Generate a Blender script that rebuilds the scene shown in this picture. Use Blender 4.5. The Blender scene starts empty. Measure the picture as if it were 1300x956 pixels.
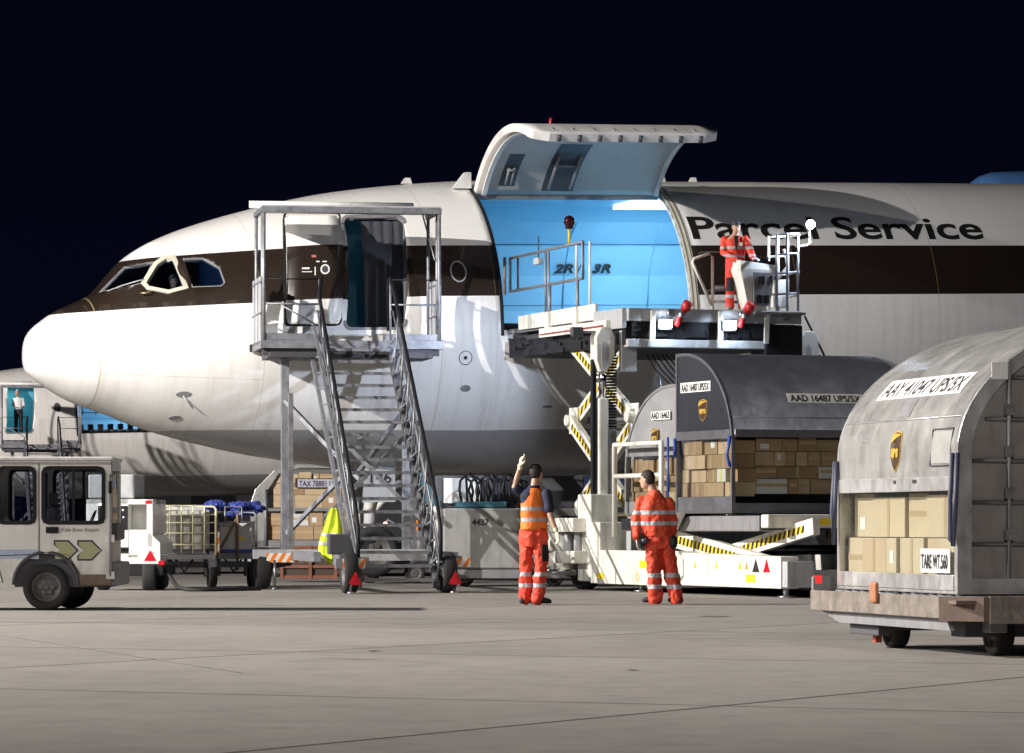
import bpy, bmesh, math, random
from mathutils import Vector, Matrix, Euler
R = math.radians
random.seed(7)
S = bpy.context.scene
C = S.collection

# ------------------------------------------------------------------ camera
F, HC, HY = 5000.0, 1.08, 668.0          # focal length in photo pixels, eye height, horizon row
cam = bpy.data.cameras.new('camera'); co = bpy.data.objects.new('camera', cam); C.objects.link(co)
co.location = (0, 0, HC); co.rotation_euler = (R(90), 0, 0)
cam.sensor_width = 36; cam.lens = 36 * F / 1300; cam.shift_y = (HY - 478) / 1300
cam.clip_start = 0.5; cam.clip_end = 5000
S.camera = co
def P(x, y, Y):                          # a point seen at photo pixel x, y, standing Y metres away
    return Vector(((x - 650) * Y / F, Y, HC + (HY - y) * Y / F))

# ------------------------------------------------------------------ world: clear night sky
w = bpy.data.worlds.new('World'); S.world = w; w.use_nodes = True
bg = w.node_tree.nodes['Background']
nt = w.node_tree
tc = nt.nodes.new('ShaderNodeTexCoord'); sx = nt.nodes.new('ShaderNodeSeparateXYZ'); rp = nt.nodes.new('ShaderNodeValToRGB')
nt.links.new(tc.outputs['Generated'], sx.inputs[0]); nt.links.new(sx.outputs['Z'], rp.inputs[0]); nt.links.new(rp.outputs[0], bg.inputs[0])
rp.color_ramp.elements[0].position = 0.0; rp.color_ramp.elements[0].color = (0.0020, 0.0023, 0.0080, 1)
rp.color_ramp.elements[1].position = 0.5; rp.color_ramp.elements[1].color = (0.0008, 0.0009, 0.0032, 1)
e = rp.color_ramp.elements.new(0.09); e.color = (0.0014, 0.0016, 0.0062, 1)
bg.inputs[1].default_value = 1.0

# ------------------------------------------------------------------ apron floodlights (masts outside the frame) and added fill spots
def flood(name, loc, target, power, col, cone, rad=0.6, blend=0.4):
    l = bpy.data.lights.new(name, 'SPOT'); l.energy = power; l.color = col; l.spot_size = R(cone); l.spot_blend = blend
    l.shadow_soft_size = rad
    o = bpy.data.objects.new(name, l); C.objects.link(o); o.location = loc
    o.rotation_euler = (Vector(target) - Vector(loc)).to_track_quat('-Z', 'Y').to_euler()
    return o
flood('flood_or_fill', (-39, 30.3, 21.5), (-13.5, 70, 7.5), 235000, (1.0, 0.95, 0.90), 36, 0.25, 1.0)
flood('flood_or_fill', (-52, 50, 25), (0, 45, 0), 340000, (1.0, 0.94, 0.88), 66, 0.35, 1.0)
flood('flood_or_fill', (14, -30, 34), (3, 36, 0), 45000, (1.0, 0.93, 0.88), 30, 2.5, 1.0)  # added weak fill from behind the camera, so shaded sides aren't black
flood('flood_or_fill', (-88, 2, 30), (-2, 35, 0), 235000, (1.0, 0.95, 0.90), 33, .5, 1.0)  # added spot that brightens the van and foreground but spares the hull
flood('flood_or_fill', (-62, 95, 24), (-8, 163, 3), 330000, (1.0, 0.92, 0.86), 60, 1.0, 1.0)  # added spot that brightens only the far aircraft
S.view_settings.view_transform = 'Standard'; S.view_settings.look = 'None'; S.view_settings.exposure = 0; S.view_settings.gamma = 1
S.view_settings.use_curve_mapping = False
S.render.engine = 'CYCLES'

# ------------------------------------------------------------------ materials
MATS = {}
def mat(name, col, rough=0.5, metal=0.0, var=0.12, scale=3.0, bump=0.0, bscale=60.0, emit=None, es=0.0, spec=0.5, coat=0.0, dirt=0.0):
    if name in MATS: return MATS[name]
    m = bpy.data.materials.new(name); m.use_nodes = True; MATS[name] = m
    n = m.node_tree.nodes; L = m.node_tree.links; b = n['Principled BSDF']
    b.inputs['Roughness'].default_value = rough; b.inputs['Metallic'].default_value = metal
    b.inputs['Specular IOR Level'].default_value = spec; b.inputs['Coat Weight'].default_value = coat
    c4 = (*col, 1)
    tc = n.new('ShaderNodeTexCoord')
    if var > 0:
        nz = n.new('ShaderNodeTexNoise'); nz.inputs['Scale'].default_value = scale; nz.inputs['Detail'].default_value = 6; nz.inputs['Roughness'].default_value = .65
        L.new(tc.outputs['Object'], nz.inputs['Vector'])
        mr = n.new('ShaderNodeMapRange'); mr.inputs[1].default_value = .3; mr.inputs[2].default_value = .7
        mr.inputs[3].default_value = 1 - var; mr.inputs[4].default_value = 1 + var * .6
        L.new(nz.outputs[0], mr.inputs[0])
        mx = n.new('ShaderNodeVectorMath'); mx.operation = 'SCALE'; mx.inputs[0].default_value = col
        L.new(mr.outputs[0], mx.inputs['Scale'])
        out = mx.outputs[0]
        if dirt > 0:
            n2 = n.new('ShaderNodeTexNoise'); n2.inputs['Scale'].default_value = scale * 2.7; n2.inputs['Detail'].default_value = 8
            mp = n.new('ShaderNodeMapping'); mp.inputs['Scale'].default_value = (1, 1, .25)
            L.new(tc.outputs['Object'], mp.inputs[0]); L.new(mp.outputs[0], n2.inputs['Vector'])
            m3 = n.new('ShaderNodeMapRange'); m3.inputs[1].default_value = .5; m3.inputs[2].default_value = .72; m3.inputs[4].default_value = dirt
            L.new(n2.outputs[0], m3.inputs[0])
            mm = n.new('ShaderNodeMix'); mm.data_type = 'RGBA'; mm.inputs[7].default_value = (.06, .045, .035, 1)
            L.new(m3.outputs[0], mm.inputs[0]); L.new(out, mm.inputs[6]); out = mm.outputs[2]
        L.new(out, b.inputs['Base Color'])
        rr = n.new('ShaderNodeMapRange'); rr.inputs[1].default_value = .3; rr.inputs[2].default_value = .7
        rr.inputs[3].default_value = max(.03, rough - .08); rr.inputs[4].default_value = min(1, rough + .1); L.new(nz.outputs[0], rr.inputs[0]); L.new(rr.outputs[0], b.inputs['Roughness'])
    else:
        b.inputs['Base Color'].default_value = c4
    if bump > 0:
        nb = n.new('ShaderNodeTexNoise'); nb.inputs['Scale'].default_value = bscale; nb.inputs['Detail'].default_value = 5
        L.new(tc.outputs['Object'], nb.inputs['Vector'])
        bp = n.new('ShaderNodeBump'); bp.inputs['Strength'].default_value = bump; bp.inputs['Distance'].default_value = .02
        L.new(nb.outputs[0], bp.inputs['Height']); L.new(bp.outputs[0], b.inputs['Normal'])
    if emit:
        b.inputs['Emission Color'].default_value = (*emit, 1); b.inputs['Emission Strength'].default_value = es
    return m
def glass(name, tint=(.5, .6, .65), mix=.15, rough=.03):
    if name in MATS: return MATS[name]
    m = bpy.data.materials.new(name); m.use_nodes = True; MATS[name] = m
    n = m.node_tree.nodes; L = m.node_tree.links; n.remove(n['Principled BSDF'])
    t = n.new('ShaderNodeBsdfTransparent'); t.inputs[0].default_value = (*tint, 1)
    g = n.new('ShaderNodeBsdfGlossy'); g.inputs[1].default_value = rough; g.inputs[0].default_value = (.9, .95, 1, 1)
    fr = n.new('ShaderNodeFresnel'); fr.inputs[0].default_value = 1.5
    ad = n.new('ShaderNodeMath'); ad.operation = 'ADD'; ad.operation = 'MULTIPLY_ADD'; ad.inputs[1].default_value = .22; ad.inputs[2].default_value = mix; L.new(fr.outputs[0], ad.inputs[0])
    x = n.new('ShaderNodeMixShader'); L.new(ad.outputs[0], x.inputs[0]); L.new(t.outputs[0], x.inputs[1]); L.new(g.outputs[0], x.inputs[2])
    L.new(x.outputs[0], n['Material Output'].inputs[0])
    return m
def hazard(name, c1, c2, period, axis='X', slant=1.0):           # slanted stripes painted on a board
    if name in MATS: return MATS[name]
    m = mat(name, c1, .45, var=0)
    n = m.node_tree.nodes; L = m.node_tree.links; b = n['Principled BSDF']
    tc = n.new('ShaderNodeTexCoord'); s = n.new('ShaderNodeSeparateXYZ'); L.new(tc.outputs['Object'], s.inputs[0])
    a = n.new('ShaderNodeMath'); a.operation = 'MULTIPLY_ADD'; a.inputs[1].default_value = slant
    L.new(s.outputs['Z'], a.inputs[0]); L.new(s.outputs[axis], a.inputs[2])
    d = n.new('ShaderNodeMath'); d.operation = 'DIVIDE'; d.inputs[1].default_value = period; L.new(a.outputs[0], d.inputs[0])
    f = n.new('ShaderNodeMath'); f.operation = 'FRACT'; L.new(d.outputs[0], f.inputs[0])
    g = n.new('ShaderNodeMath'); g.operation = 'GREATER_THAN'; g.inputs[1].default_value = .5; L.new(f.outputs[0], g.inputs[0])
    x = n.new('ShaderNodeMix'); x.data_type = 'RGBA'; x.inputs[6].default_value = (*c1, 1); x.inputs[7].default_value = (*c2, 1)
    L.new(g.outputs[0], x.inputs[0]); L.new(x.outputs[2], b.inputs['Base Color'])
    return m
white = mat('white_paint', (.72, .72, .70), .35, dirt=.25, scale=1.7)
cream = mat('loader_paint', (.74, .73, .66), .4, dirt=.35, scale=2.2)
lgrey = mat('grey_paint', (.42, .43, .44), .45, dirt=.3)
mgrey = mat('mid_grey_paint', (.22, .22, .23), .5, dirt=.3)
dgrey = mat('dark_grey', (.06, .06, .07), .6)
black = mat('black_rubber', (.012, .012, .013), .75)
bpaint = mat('black_paint', (.012, .012, .015), .55, spec=.25)
galv = mat('galvanised_steel', (.27, .28, .31), .5, .55, var=.3, scale=8, dirt=.2)
steel = mat('dull_steel', (.35, .36, .38), .35, .9, var=.25, scale=6)
chrome = mat('polished_rod', (.75, .76, .8), .12, 1, var=0)
alu = mat('scuffed_aluminium', (.50, .495, .48), .30, .5, var=.16, scale=2.5, bump=.12, bscale=9, dirt=.3)
dull_alu = mat('dull_aluminium', (.42, .42, .43), .4, .4, var=.12, scale=2.5)
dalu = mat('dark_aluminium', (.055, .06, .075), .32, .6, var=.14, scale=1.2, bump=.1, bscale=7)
canvas = mat('canvas', (.26, .245, .235), .85, var=.25, scale=3, bump=.5, bscale=7, dirt=.25)
red = mat('red_paint', (.45, .02, .02), .4)
orange = mat('orange_paint', (.65, .2, .02), .5)
yellow = mat('yellow_paint', (.75, .55, .03), .45)
blue = mat('blue_paint', (.02, .06, .35), .5)
cyan = mat('blue_liner', (.20, .44, .60), .38, var=.05, scale=1)
wood = mat('weathered_wood', (.20, .17, .145), .8, var=.5, scale=5, bump=.4, bscale=30, dirt=.4)
rust = mat('rusty_steel', (.16, .11, .085), .65, .3, var=.4, scale=6)
tyrem = mat('tyre_rubber', (.018, .018, .019), .85, bump=.3, bscale=80)
rim_m = mat('wheel_rim', (.12, .115, .11), .6, .3, dirt=.4)
ink = mat('black_lettering', (.012, .011, .01), .6, var=0)
decal = mat('white_label', (.75, .75, .73), .5, var=.06)
hzby = hazard('black_yellow_stripes', (.72, .52, .05), (.012, .012, .012), .16, 'Y', .45)
hzow = hazard('orange_white_stripes', (.78, .76, .70), (.80, .22, .02), .145, 'X', -.6)
refl = mat('red_reflector', (.55, .01, .02), .25)
brownlogo = mat('logo_brown', (.05, .025, .012), .4, var=0)
gold = mat('logo_gold', (.65, .42, .08), .35, .3, var=0)
lampw = mat('lit_lamp', (.8, .85, 1), .3, emit=(.72, .84, 1.0), es=30, var=0)

# ------------------------------------------------------------------ mesh building
class MB:
    def __init__(s): s.bm = bmesh.new(); s.mi = 0
    def _f(s, vs, sm=False):
        try: f = s.bm.faces.new(vs)
        except ValueError: return
        f.material_index = s.mi; f.smooth = sm
    def box(s, x0, x1, y0, y1, z0, z1, M=None):
        v = [Vector((x, y, z)) for z in (z0, z1) for y in (y0, y1) for x in (x0, x1)]
        if M is not None: v = [M @ p for p in v]
        v = [s.bm.verts.new(p) for p in v]
        for q in ((0, 2, 3, 1), (4, 5, 7, 6), (0, 1, 5, 4), (2, 6, 7, 3), (0, 4, 6, 2), (1, 3, 7, 5)): s._f([v[i] for i in q])
        return s
    def beam(s, p0, p1, w, h, up=(0, 0, 1)):                     # rectangular bar: w across, h along up
        p0, p1 = Vector(p0), Vector(p1); d = (p1 - p0); L = d.length; d.normalize()
        a = d.cross(Vector(up)); 
        if a.length < 1e-4: a = d.cross(Vector((0, 1, 0)))
        a.normalize(); b = a.cross(d)
        v = []
        for q in (p0, p1):
            for (i, j) in ((-1, -1), (1, -1), (1, 1), (-1, 1)): v.append(s.bm.verts.new(q + a * i * w / 2 + b * j * h / 2))
        for q in ((3, 2, 1, 0), (4, 5, 6, 7), (0, 1, 5, 4), (1, 2, 6, 5), (2, 3, 7, 6), (3, 0, 4, 7)): s._f([v[i] for i in q])
        return s
    def tube(s, pts, r, n=8, r2=None, cap=True, sm=True):
        pts = [Vector(p) for p in pts]; rings = []
        ref = None
        for i, p in enumerate(pts):
            d = (pts[min(i + 1, len(pts) - 1)] - pts[max(i - 1, 0)]).normalized()
            if ref is None: ref = Vector((0, 0, 1)) if abs(d.z) < .9 else Vector((1, 0, 0))
            a = d.cross(ref).normalized(); b = d.cross(a).normalized(); ref = -b if False else ref
            rr = r if r2 is None else r + (r2 - r) * i / (len(pts) - 1)
            if isinstance(r, (list, tuple)): rr = r[i]
            rings.append([s.bm.verts.new(p + (a * math.cos(k * 2 * math.pi / n) + b * math.sin(k * 2 * math.pi / n)) * rr) for k in range(n)])
        for i in range(len(rings) - 1):
            for k in range(n): s._f([rings[i][k], rings[i][(k + 1) % n], rings[i + 1][(k + 1) % n], rings[i + 1][k]], sm)
        if cap: s._f(rings[0][::-1]); s._f(rings[-1])
        return s
    def cyl(s, p0, p1, r, n=20, r2=None): return s.tube([p0, p1], r, n, r2)
    def prism(s, pts, fn, d0, d1, sm=False):                     # closed outline pts -> fn(a, b, depth)
        A = [s.bm.verts.new(fn(a, b, d0)) for a, b in pts]; B = [s.bm.verts.new(fn(a, b, d1)) for a, b in pts]
        s._f(A[::-1]); s._f(B); n = len(pts)
        for i in range(n): s._f([A[i], A[(i + 1) % n], B[(i + 1) % n], B[i]], sm)
        return s
    def ring(s, outer, inner, fn, d0, d1):
        n = len(outer)
        O0 = [s.bm.verts.new(fn(a, b, d0)) for a, b in outer]; O1 = [s.bm.verts.new(fn(a, b, d1)) for a, b in outer]
        I0 = [s.bm.verts.new(fn(a, b, d0)) for a, b in inner]; I1 = [s.bm.verts.new(fn(a, b, d1)) for a, b in inner]
        for i in range(n):
            j = (i + 1) % n
            s._f([O0[i], O0[j], O1[j], O1[i]]); s._f([I0[j], I0[i], I1[i], I1[j]])
            s._f([O1[i], O1[j], I1[j], I1[i]]); s._f([O0[j], O0[i], I0[i], I0[j]])
        return s
    def loft(s, rings, sm=True, cap=True):
        V = [[s.bm.verts.new(p) for p in r] for r in rings]; n = len(V[0])
        for i in range(len(V) - 1):
            for k in range(n): s._f([V[i][k], V[i][(k + 1) % n], V[i + 1][(k + 1) % n], V[i + 1][k]], sm)
        if cap: s._f(V[0][::-1]); s._f(V[-1])
        return s
    def sphere(s, c, r, n=16, sc=(1, 1, 1)):
        M = Matrix.Translation(c) @ Matrix.Diagonal((*[r * k for k in sc], 1))
        g = bmesh.ops.create_uvsphere(s.bm, u_segments=n, v_segments=max(6, n // 2), radius=1, matrix=M)
        for v in g['verts']:
            for f in v.link_faces: f.smooth = True; f.material_index = s.mi
        return s
    def build(s, name, mats, parent=None, bevel=0, M=None, recalc=True):
        if recalc: bmesh.ops.recalc_face_normals(s.bm, faces=s.bm.faces)
        me = bpy.data.meshes.new(name); s.bm.to_mesh(me); s.bm.free()
        o = bpy.data.objects.new(name, me); C.objects.link(o)
        for m in (mats if isinstance(mats, (list, tuple)) else [mats]): me.materials.append(m)
        if parent: o.parent = parent
        if M is not None: o.matrix_local = M
        if bevel:
            b = o.modifiers.new('bevel', 'BEVEL'); b.width = bevel; b.segments = 2; b.limit_method = 'ANGLE'; b.angle_limit = R(50)
        return o
SPLIT = {'kick_plate', 'cross_member', 'axle_box', 'chassis_rail', 'frame_beam', 'deck_edge', 'bumper', 'slat', 'corner_rail', 'end_rail', 'hinge', 'outrigger', 'cockpit_lining', 'platform_edge', 'drive_unit', 'drive_cover', 'rear_cross_beam', 'corner_post', 'front_panel', 'end_post', 'vent', 'chassis', 'base', 'deck_machinery', 'operator_floor'}
def B(name, m, parent, *boxes, bevel=0):
    if name in SPLIT and len(boxes) > 1:
        for b in boxes: o = B(name, m, parent, b, bevel=bevel)
        return o
    mb = MB()
    for b in boxes: mb.box(*b)
    return mb.build(name, m, parent, bevel)
def T(name, m, parent, *paths, r=.02, n=8):
    mb = MB()
    for p in paths: mb.tube(p, r, n)
    return mb.build(name, m, parent)
def thing(name, label, cat, loc=(0, 0, 0), rotz=0, group=None):
    o = bpy.data.objects.new(name, None); C.objects.link(o); o.empty_display_size = .3
    o.location = loc; o.rotation_euler = (0, 0, rotz); o['label'] = label; o['category'] = cat
    if group: o['group'] = group
    return o
def tag(o, label, cat, group=None):
    o['label'] = label; o['category'] = cat
    if group: o['group'] = group
    return o
def kids(o): return [c for c in bpy.data.objects if c.parent == o]
def copy_tree(o, parent=None):
    c = o.copy(); C.objects.link(c); c.parent = parent
    for ch in kids(o): copy_tree(ch, c)
    return c
def rrect(x0, x1, y0, y1, r, n=5):
    out = []
    for cx, cy, a0 in ((x1 - r, y1 - r, 0), (x0 + r, y1 - r, 90), (x0 + r, y0 + r, 180), (x1 - r, y0 + r, 270)):
        for k in range(n + 1):
            a = R(a0 + 90 * k / n); out.append((cx + r * math.cos(a), cy + r * math.sin(a)))
    return out
FX = lambda d_: (lambda a, b, d: Vector((d_ + d, a, b)))          # outline in y,z
FY = lambda d_: (lambda a, b, d: Vector((a, d_ + d, b)))          # outline in x,z
def textmesh(s, size, ext=.002, shear=0, bold=0, sx=1, step=0):
    cu = bpy.data.curves.new('t', 'FONT'); cu.body = s; cu.size = size; cu.extrude = ext; cu.shear = shear; cu.offset = bold
    cu.align_x = 'LEFT'; cu.align_y = 'BOTTOM_BASELINE'; cu.resolution_u = 4
    o = bpy.data.objects.new('t', cu); C.objects.link(o)
    dg = bpy.context.evaluated_depsgraph_get(); me = bpy.data.meshes.new_from_object(o.evaluated_get(dg))
    bpy.data.objects.remove(o); bpy.data.curves.remove(cu)
    for v in me.vertices: v.co.x *= sx
    if step:
        bm = bmesh.new(); bm.from_mesh(me)
        ys = [v.co.y for v in bm.verts]; y = min(ys) + step
        while y < max(ys):
            bmesh.ops.bisect_plane(bm, geom=bm.verts[:] + bm.edges[:] + bm.faces[:], plane_co=(0, y, 0), plane_no=(0, 1, 0)); y += step
        bm.to_mesh(me); bm.free()
    return me
def text(name, s, size, m, parent, origin, xdir, ydir, width=None, warp=None, **k):
    me = textmesh(s, size, **k); me.name = name
    if width:
        w_ = max(v.co.x for v in me.vertices); f = width / w_
        for v in me.vertices: v.co.x *= f
    if not warp: o3, X, Yv = Vector(origin), Vector(xdir).normalized(), Vector(ydir).normalized(); Z = X.cross(Yv)
    for v in me.vertices:
        v.co = warp(v.co.x, v.co.y, v.co.z) if warp else o3 + X * v.co.x + Yv * v.co.y + Z * v.co.z
    o = bpy.data.objects.new(name, me); C.objects.link(o); me.materials.clear(); me.materials.append(m); o.parent = parent
    return o
def wheel(parent, c, r, w, axis=(0, 1, 0), name='wheel', side=-1):
    c = Vector(c); a = Vector(axis).normalized(); 
    o = MB(); M = Matrix.Translation(c) @ Vector((0, 0, 1)).rotation_difference(a).to_matrix().to_4x4()
    prof = [(.62 * r, -w * .42), (.78 * r, -w / 2), (.93 * r, -w / 2), (r, -w * .33), (r, w * .33), (.93 * r, w / 2), (.78 * r, w / 2), (.62 * r, w * .42)]
    n = 32
    o.loft([[M @ Vector((p[0] * math.cos(2 * math.pi * k / n), p[0] * math.sin(2 * math.pi * k / n), p[1])) for p in prof] for k in range(n)] , cap=False)
    vs = o.bm.verts[:]; q = len(prof); 
    o.bm.verts.ensure_lookup_table()
    for i in range(q): o._f([o.bm.verts[(n - 1) * q + i], o.bm.verts[(n - 1) * q + (i + 1) % q], o.bm.verts[(i + 1) % q], o.bm.verts[i]], True)
    wh = o.build(name, tyrem, parent)
    h = MB(); rr = .63 * r
    pr = [(0, .30), (.16, .30), (.22, .20), (.55, .12), (.80, .2), (.88, .38), (1.0, .42)]
    for sg in (-1, 1):
        h.loft([[M @ Vector((p[0] * rr * math.cos(2 * math.pi * k / n), p[0] * rr * math.sin(2 * math.pi * k / n), sg * w * p[1])) for k in range(n)] for p in pr[1:]], cap=False)
        h._f([h.bm.verts.new(M @ Vector((.16 * rr * math.cos(2 * math.pi * k / n), .16 * rr * math.sin(2 * math.pi * k / n), sg * w * .3))) for k in range(n)])
        for k in range(6):
            q_ = M @ Vector((.38 * rr * math.cos(k * math.pi / 3), .38 * rr * math.sin(k * math.pi / 3), sg * w * .14)); h.cyl(q_, q_ + a * sg * .03, .035 * r / .3, 6)
    h.build('rim', rim_m, wh)
    return wh
# ------------------------------------------------------------------ apron
def apron():
    g = bpy.data.meshes.new('apron'); bm = bmesh.new()
    bmesh.ops.create_grid(bm, x_segments=2, y_segments=2, size=900, matrix=Matrix.Translation((0, 500, 0))); bm.to_mesh(g); bm.free()
    o = bpy.data.objects.new('apron', g); C.objects.link(o); o['kind'] = 'structure'
    m = bpy.data.materials.new('concrete'); m.use_nodes = True; g.materials.append(m)
    n = m.node_tree.nodes; L = m.node_tree.links; b = n['Principled BSDF']
    tc = n.new('ShaderNodeTexCoord')
    def noise(sc, det=6, st=(1, 1, 1)):
        mp = n.new('ShaderNodeMapping'); mp.inputs['Scale'].default_value = st; L.new(tc.outputs['Object'], mp.inputs[0])
        z = n.new('ShaderNodeTexNoise'); z.inputs['Scale'].default_value = sc; z.inputs['Detail'].default_value = det; z.inputs['Roughness'].default_value = .65; L.new(mp.outputs[0], z.inputs['Vector']); return z
    a = noise(.25, 8, (1, .5, 1)); c = noise(2.2, 10, (1, .8, 1)); d = noise(60, 3)
    r = n.new('ShaderNodeValToRGB'); L.new(a.outputs[0], r.inputs[0])
    r.color_ramp.elements[0].position = .3; r.color_ramp.elements[0].color = (.25, .236, .222, 1)
    r.color_ramp.elements[1].position = .7; r.color_ramp.elements[1].color = (.33, .312, .292, 1)
    mx = n.new('ShaderNodeMix'); mx.data_type = 'RGBA'; mx.blend_type = 'MULTIPLY'; mx.inputs[0].default_value = 1
    r2 = n.new('ShaderNodeValToRGB'); L.new(c.outputs[0], r2.inputs[0]); r2.color_ramp.elements[0].position = .3; r2.color_ramp.elements[0].color = (.84, .84, .84, 1); r2.color_ramp.elements[1].position = .55; r2.color_ramp.elements[1].color = (1.05, 1.03, 1, 1)
    L.new(r.outputs[0], mx.inputs[6]); L.new(r2.outputs[0], mx.inputs[7])
    # slab joints of the concrete, every 7.5 m
    br = n.new('ShaderNodeTexBrick'); br.offset = 0; br.inputs['Scale'].default_value = 1; br.inputs['Brick Width'].default_value = 7.5; br.inputs['Row Height'].default_value = 7.5
    br.inputs['Mortar Size'].default_value = .035; br.inputs['Mortar Smooth'].default_value = .2
    br.inputs['Color1'].default_value = (1, 1, 1, 1); br.inputs['Color2'].default_value = (.86, .86, .86, 1); br.inputs['Mortar'].default_value = (.22, .2, .18, 1)
    mp = n.new('ShaderNodeMapping'); mp.inputs['Rotation'].default_value = (0, 0, R(28)); mp.inputs['Location'].default_value = (2.5, 1.0, 0); L.new(tc.outputs['Object'], mp.inputs[0]); L.new(mp.outputs[0], br.inputs['Vector'])
    m2 = n.new('ShaderNodeMix'); m2.data_type = 'RGBA'; m2.blend_type = 'MULTIPLY'; m2.inputs[0].default_value = 1
    L.new(mx.outputs[2], m2.inputs[6]); L.new(br.outputs['Color'], m2.inputs[7])
    st = noise(.55, 4); r3 = n.new('ShaderNodeValToRGB'); L.new(st.outputs[0], r3.inputs[0]); r3.color_ramp.elements[0].position = .27; r3.color_ramp.elements[0].color = (.62, .6, .57, 1); r3.color_ramp.elements[1].position = .36; r3.color_ramp.elements[1].color = (1, 1, 1, 1)
    m3 = n.new('ShaderNodeMix'); m3.data_type = 'RGBA'; m3.blend_type = 'MULTIPLY'; m3.inputs[0].default_value = 1
    L.new(m2.outputs[2], m3.inputs[6]); L.new(r3.outputs[0], m3.inputs[7]); L.new(m3.outputs[2], b.inputs['Base Color'])
    b.inputs['Roughness'].default_value = .78
    bp = n.new('ShaderNodeBump'); bp.inputs['Strength'].default_value = .35; bp.inputs['Distance'].default_value = .01; L.new(d.outputs[0], bp.inputs['Height']); L.new(bp.outputs[0], b.inputs['Normal'])
apron()
def line(name, pts, w, m, z=.004):
    mb = MB()
    for (p, q) in zip(pts[:-1], pts[1:]):
        p, q = Vector((*p, z)), Vector((*q, z)); d = (q - p).normalized(); s = Vector((-d.y, d.x, 0)) * w / 2
        mb._f([mb.bm.verts.new(v) for v in (p - s, q - s, q + s, p + s)])
    o = mb.build(name, m); o['kind'] = 'structure'; return o
worn = mat('worn_yellow_marking', (.42, .33, .11), .8, var=.5, scale=3, dirt=.9)
wornw = mat('worn_white_marking', (.42, .40, .37), .8, var=.4, scale=4, dirt=.8)
line('taxi_line_marking', [(-40, 61.5), (30, 66.5)], .16, worn)
line('stand_marking', [(-60, 78), (-5, 80)], .16, worn)
line('crack_seal_marking', [(-7.5, 47), (-2, 29)], .03, wornw)
tm_ = mat('tyre_mark', (.11, .105, .10), .8, var=.5, scale=2)
def arc_mark(pts, w):
    line('tyre_mark', pts, w, tm_, .006)
for ox in (0, 1.6):
    arc_mark([(-9 + k * 1.2 + ox * .2, 44 + ox + .022 * (k - 6) ** 2) for k in range(14)], .05)
    arc_mark([(1 + k * 1.0 - ox * .3, 38 - .25 * k + ox * .8) for k in range(10)], .035)
for (x0, y0, r0) in ((2.4, 47, .2), (-1.2, 34, .07), (-5.4, 52, .25), (.9, 29.5, .05)):
    q = MB(); q._f([q.bm.verts.new((x0 + r0 * (1 + .25 * math.sin(k * 2.3 + x0)) * math.cos(k * .393), y0 + 1.3 * r0 * (1 + .3 * math.sin(k * 1.7)) * math.sin(k * .393), .007)) for k in range(16)])
    o_ = q.build('oil_stain', mat('oil_stain', (.19, .18, .17), .5, var=.4), None); o_['kind'] = 'structure'
line('edge_marking', [(1.5, 55.5), (12, 42)], .05, wornw)

# ------------------------------------------------------------------ the freighter
TH, PH = R(19), R(1.3)
AT = [0,.02,.1,.3,.6,1.05,1.3,1.56,1.84,2.29,2.81,3.42,4.15,5.33,6.0,6.95,7.93,8.6,10,36,54]
AZT = [4.1,4.35,4.54,4.72,4.92,5.12,5.25,5.53,5.83,6.13,6.36,6.56,6.76,7.03,7.14,7.245,7.32,7.35,7.36,7.36,6.9]
BT = [0,.02,.1,.34,.81,1.49,2.29,3.08,4.3,5.68,6.79,7.83,9.1,31,54]
BZ = [4.1,3.88,3.76,3.58,3.29,3.03,2.72,2.49,2.21,1.99,1.84,1.76,1.73,1.73,5.6]
WT = [0,.02,.1,.3,.6,1,1.5,2,2.5,3,3.5,4,5,6,7,8,34,54]
WW = [0,.24,.42,.72,1.02,1.3,1.58,1.82,2.03,2.2,2.34,2.46,2.63,2.74,2.795,2.815,2.815,.5]
CT = [0,1,2,3,4,6,8,34,54]
CZ = [4.1,4.08,4.1,4.18,4.28,4.45,4.54,4.545,6.2]
def itp(x, X, Y):                                                 # smooth monotone interpolation
    if x <= X[0]: return Y[0]
    for i in range(len(X) - 1):
        if x <= X[i + 1]:
            h = X[i + 1] - X[i]; s = (Y[i + 1] - Y[i]) / h
            def sl(j):
                if j <= 0 or j >= len(X) - 1: return (Y[min(j + 1, len(X) - 1)] - Y[max(j - 1, 0)]) / (X[min(j + 1, len(X) - 1)] - X[max(j - 1, 0)])
                a = (Y[j] - Y[j - 1]) / (X[j] - X[j - 1]); b = (Y[j + 1] - Y[j]) / (X[j + 1] - X[j])
                return 0 if a * b <= 0 else 2 * a * b / (a + b)
            m0, m1 = sl(i), sl(i + 1); u = (x - X[i]) / h
            return ((2*u**3 - 3*u*u + 1) * Y[i] + (u**3 - 2*u*u + u) * h * m0 + (-2*u**3 + 3*u*u) * Y[i + 1] + (u**3 - u*u) * h * m1)
    return Y[-1]
def prof(t): return itp(t, AT, AZT), itp(t, BT, BZ), itp(t, WT, WW), itp(t, CT, CZ)
def skin(t, phi, off=0):
    zt, zb, w_, zc = prof(t); c, s = math.cos(R(phi)), math.sin(R(phi)); h = (zt - zc) if c > 0 else (zc - zb)
    n = Vector((0, -s * h, c * w_)).normalized() if w_ > .01 else Vector((-1, 0, 0))
    return Vector((t, -w_ * s, zc + h * c)) + n * off
def phi_of(t, z):
    zt, zb, w_, zc = prof(t); h = (zt - zc) if z > zc else (zc - zb)
    return math.degrees(math.acos(max(-1, min(1, (z - zc) / h))))
def sz(t, z, off=0): return skin(t, phi_of(t, z), off)

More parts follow.
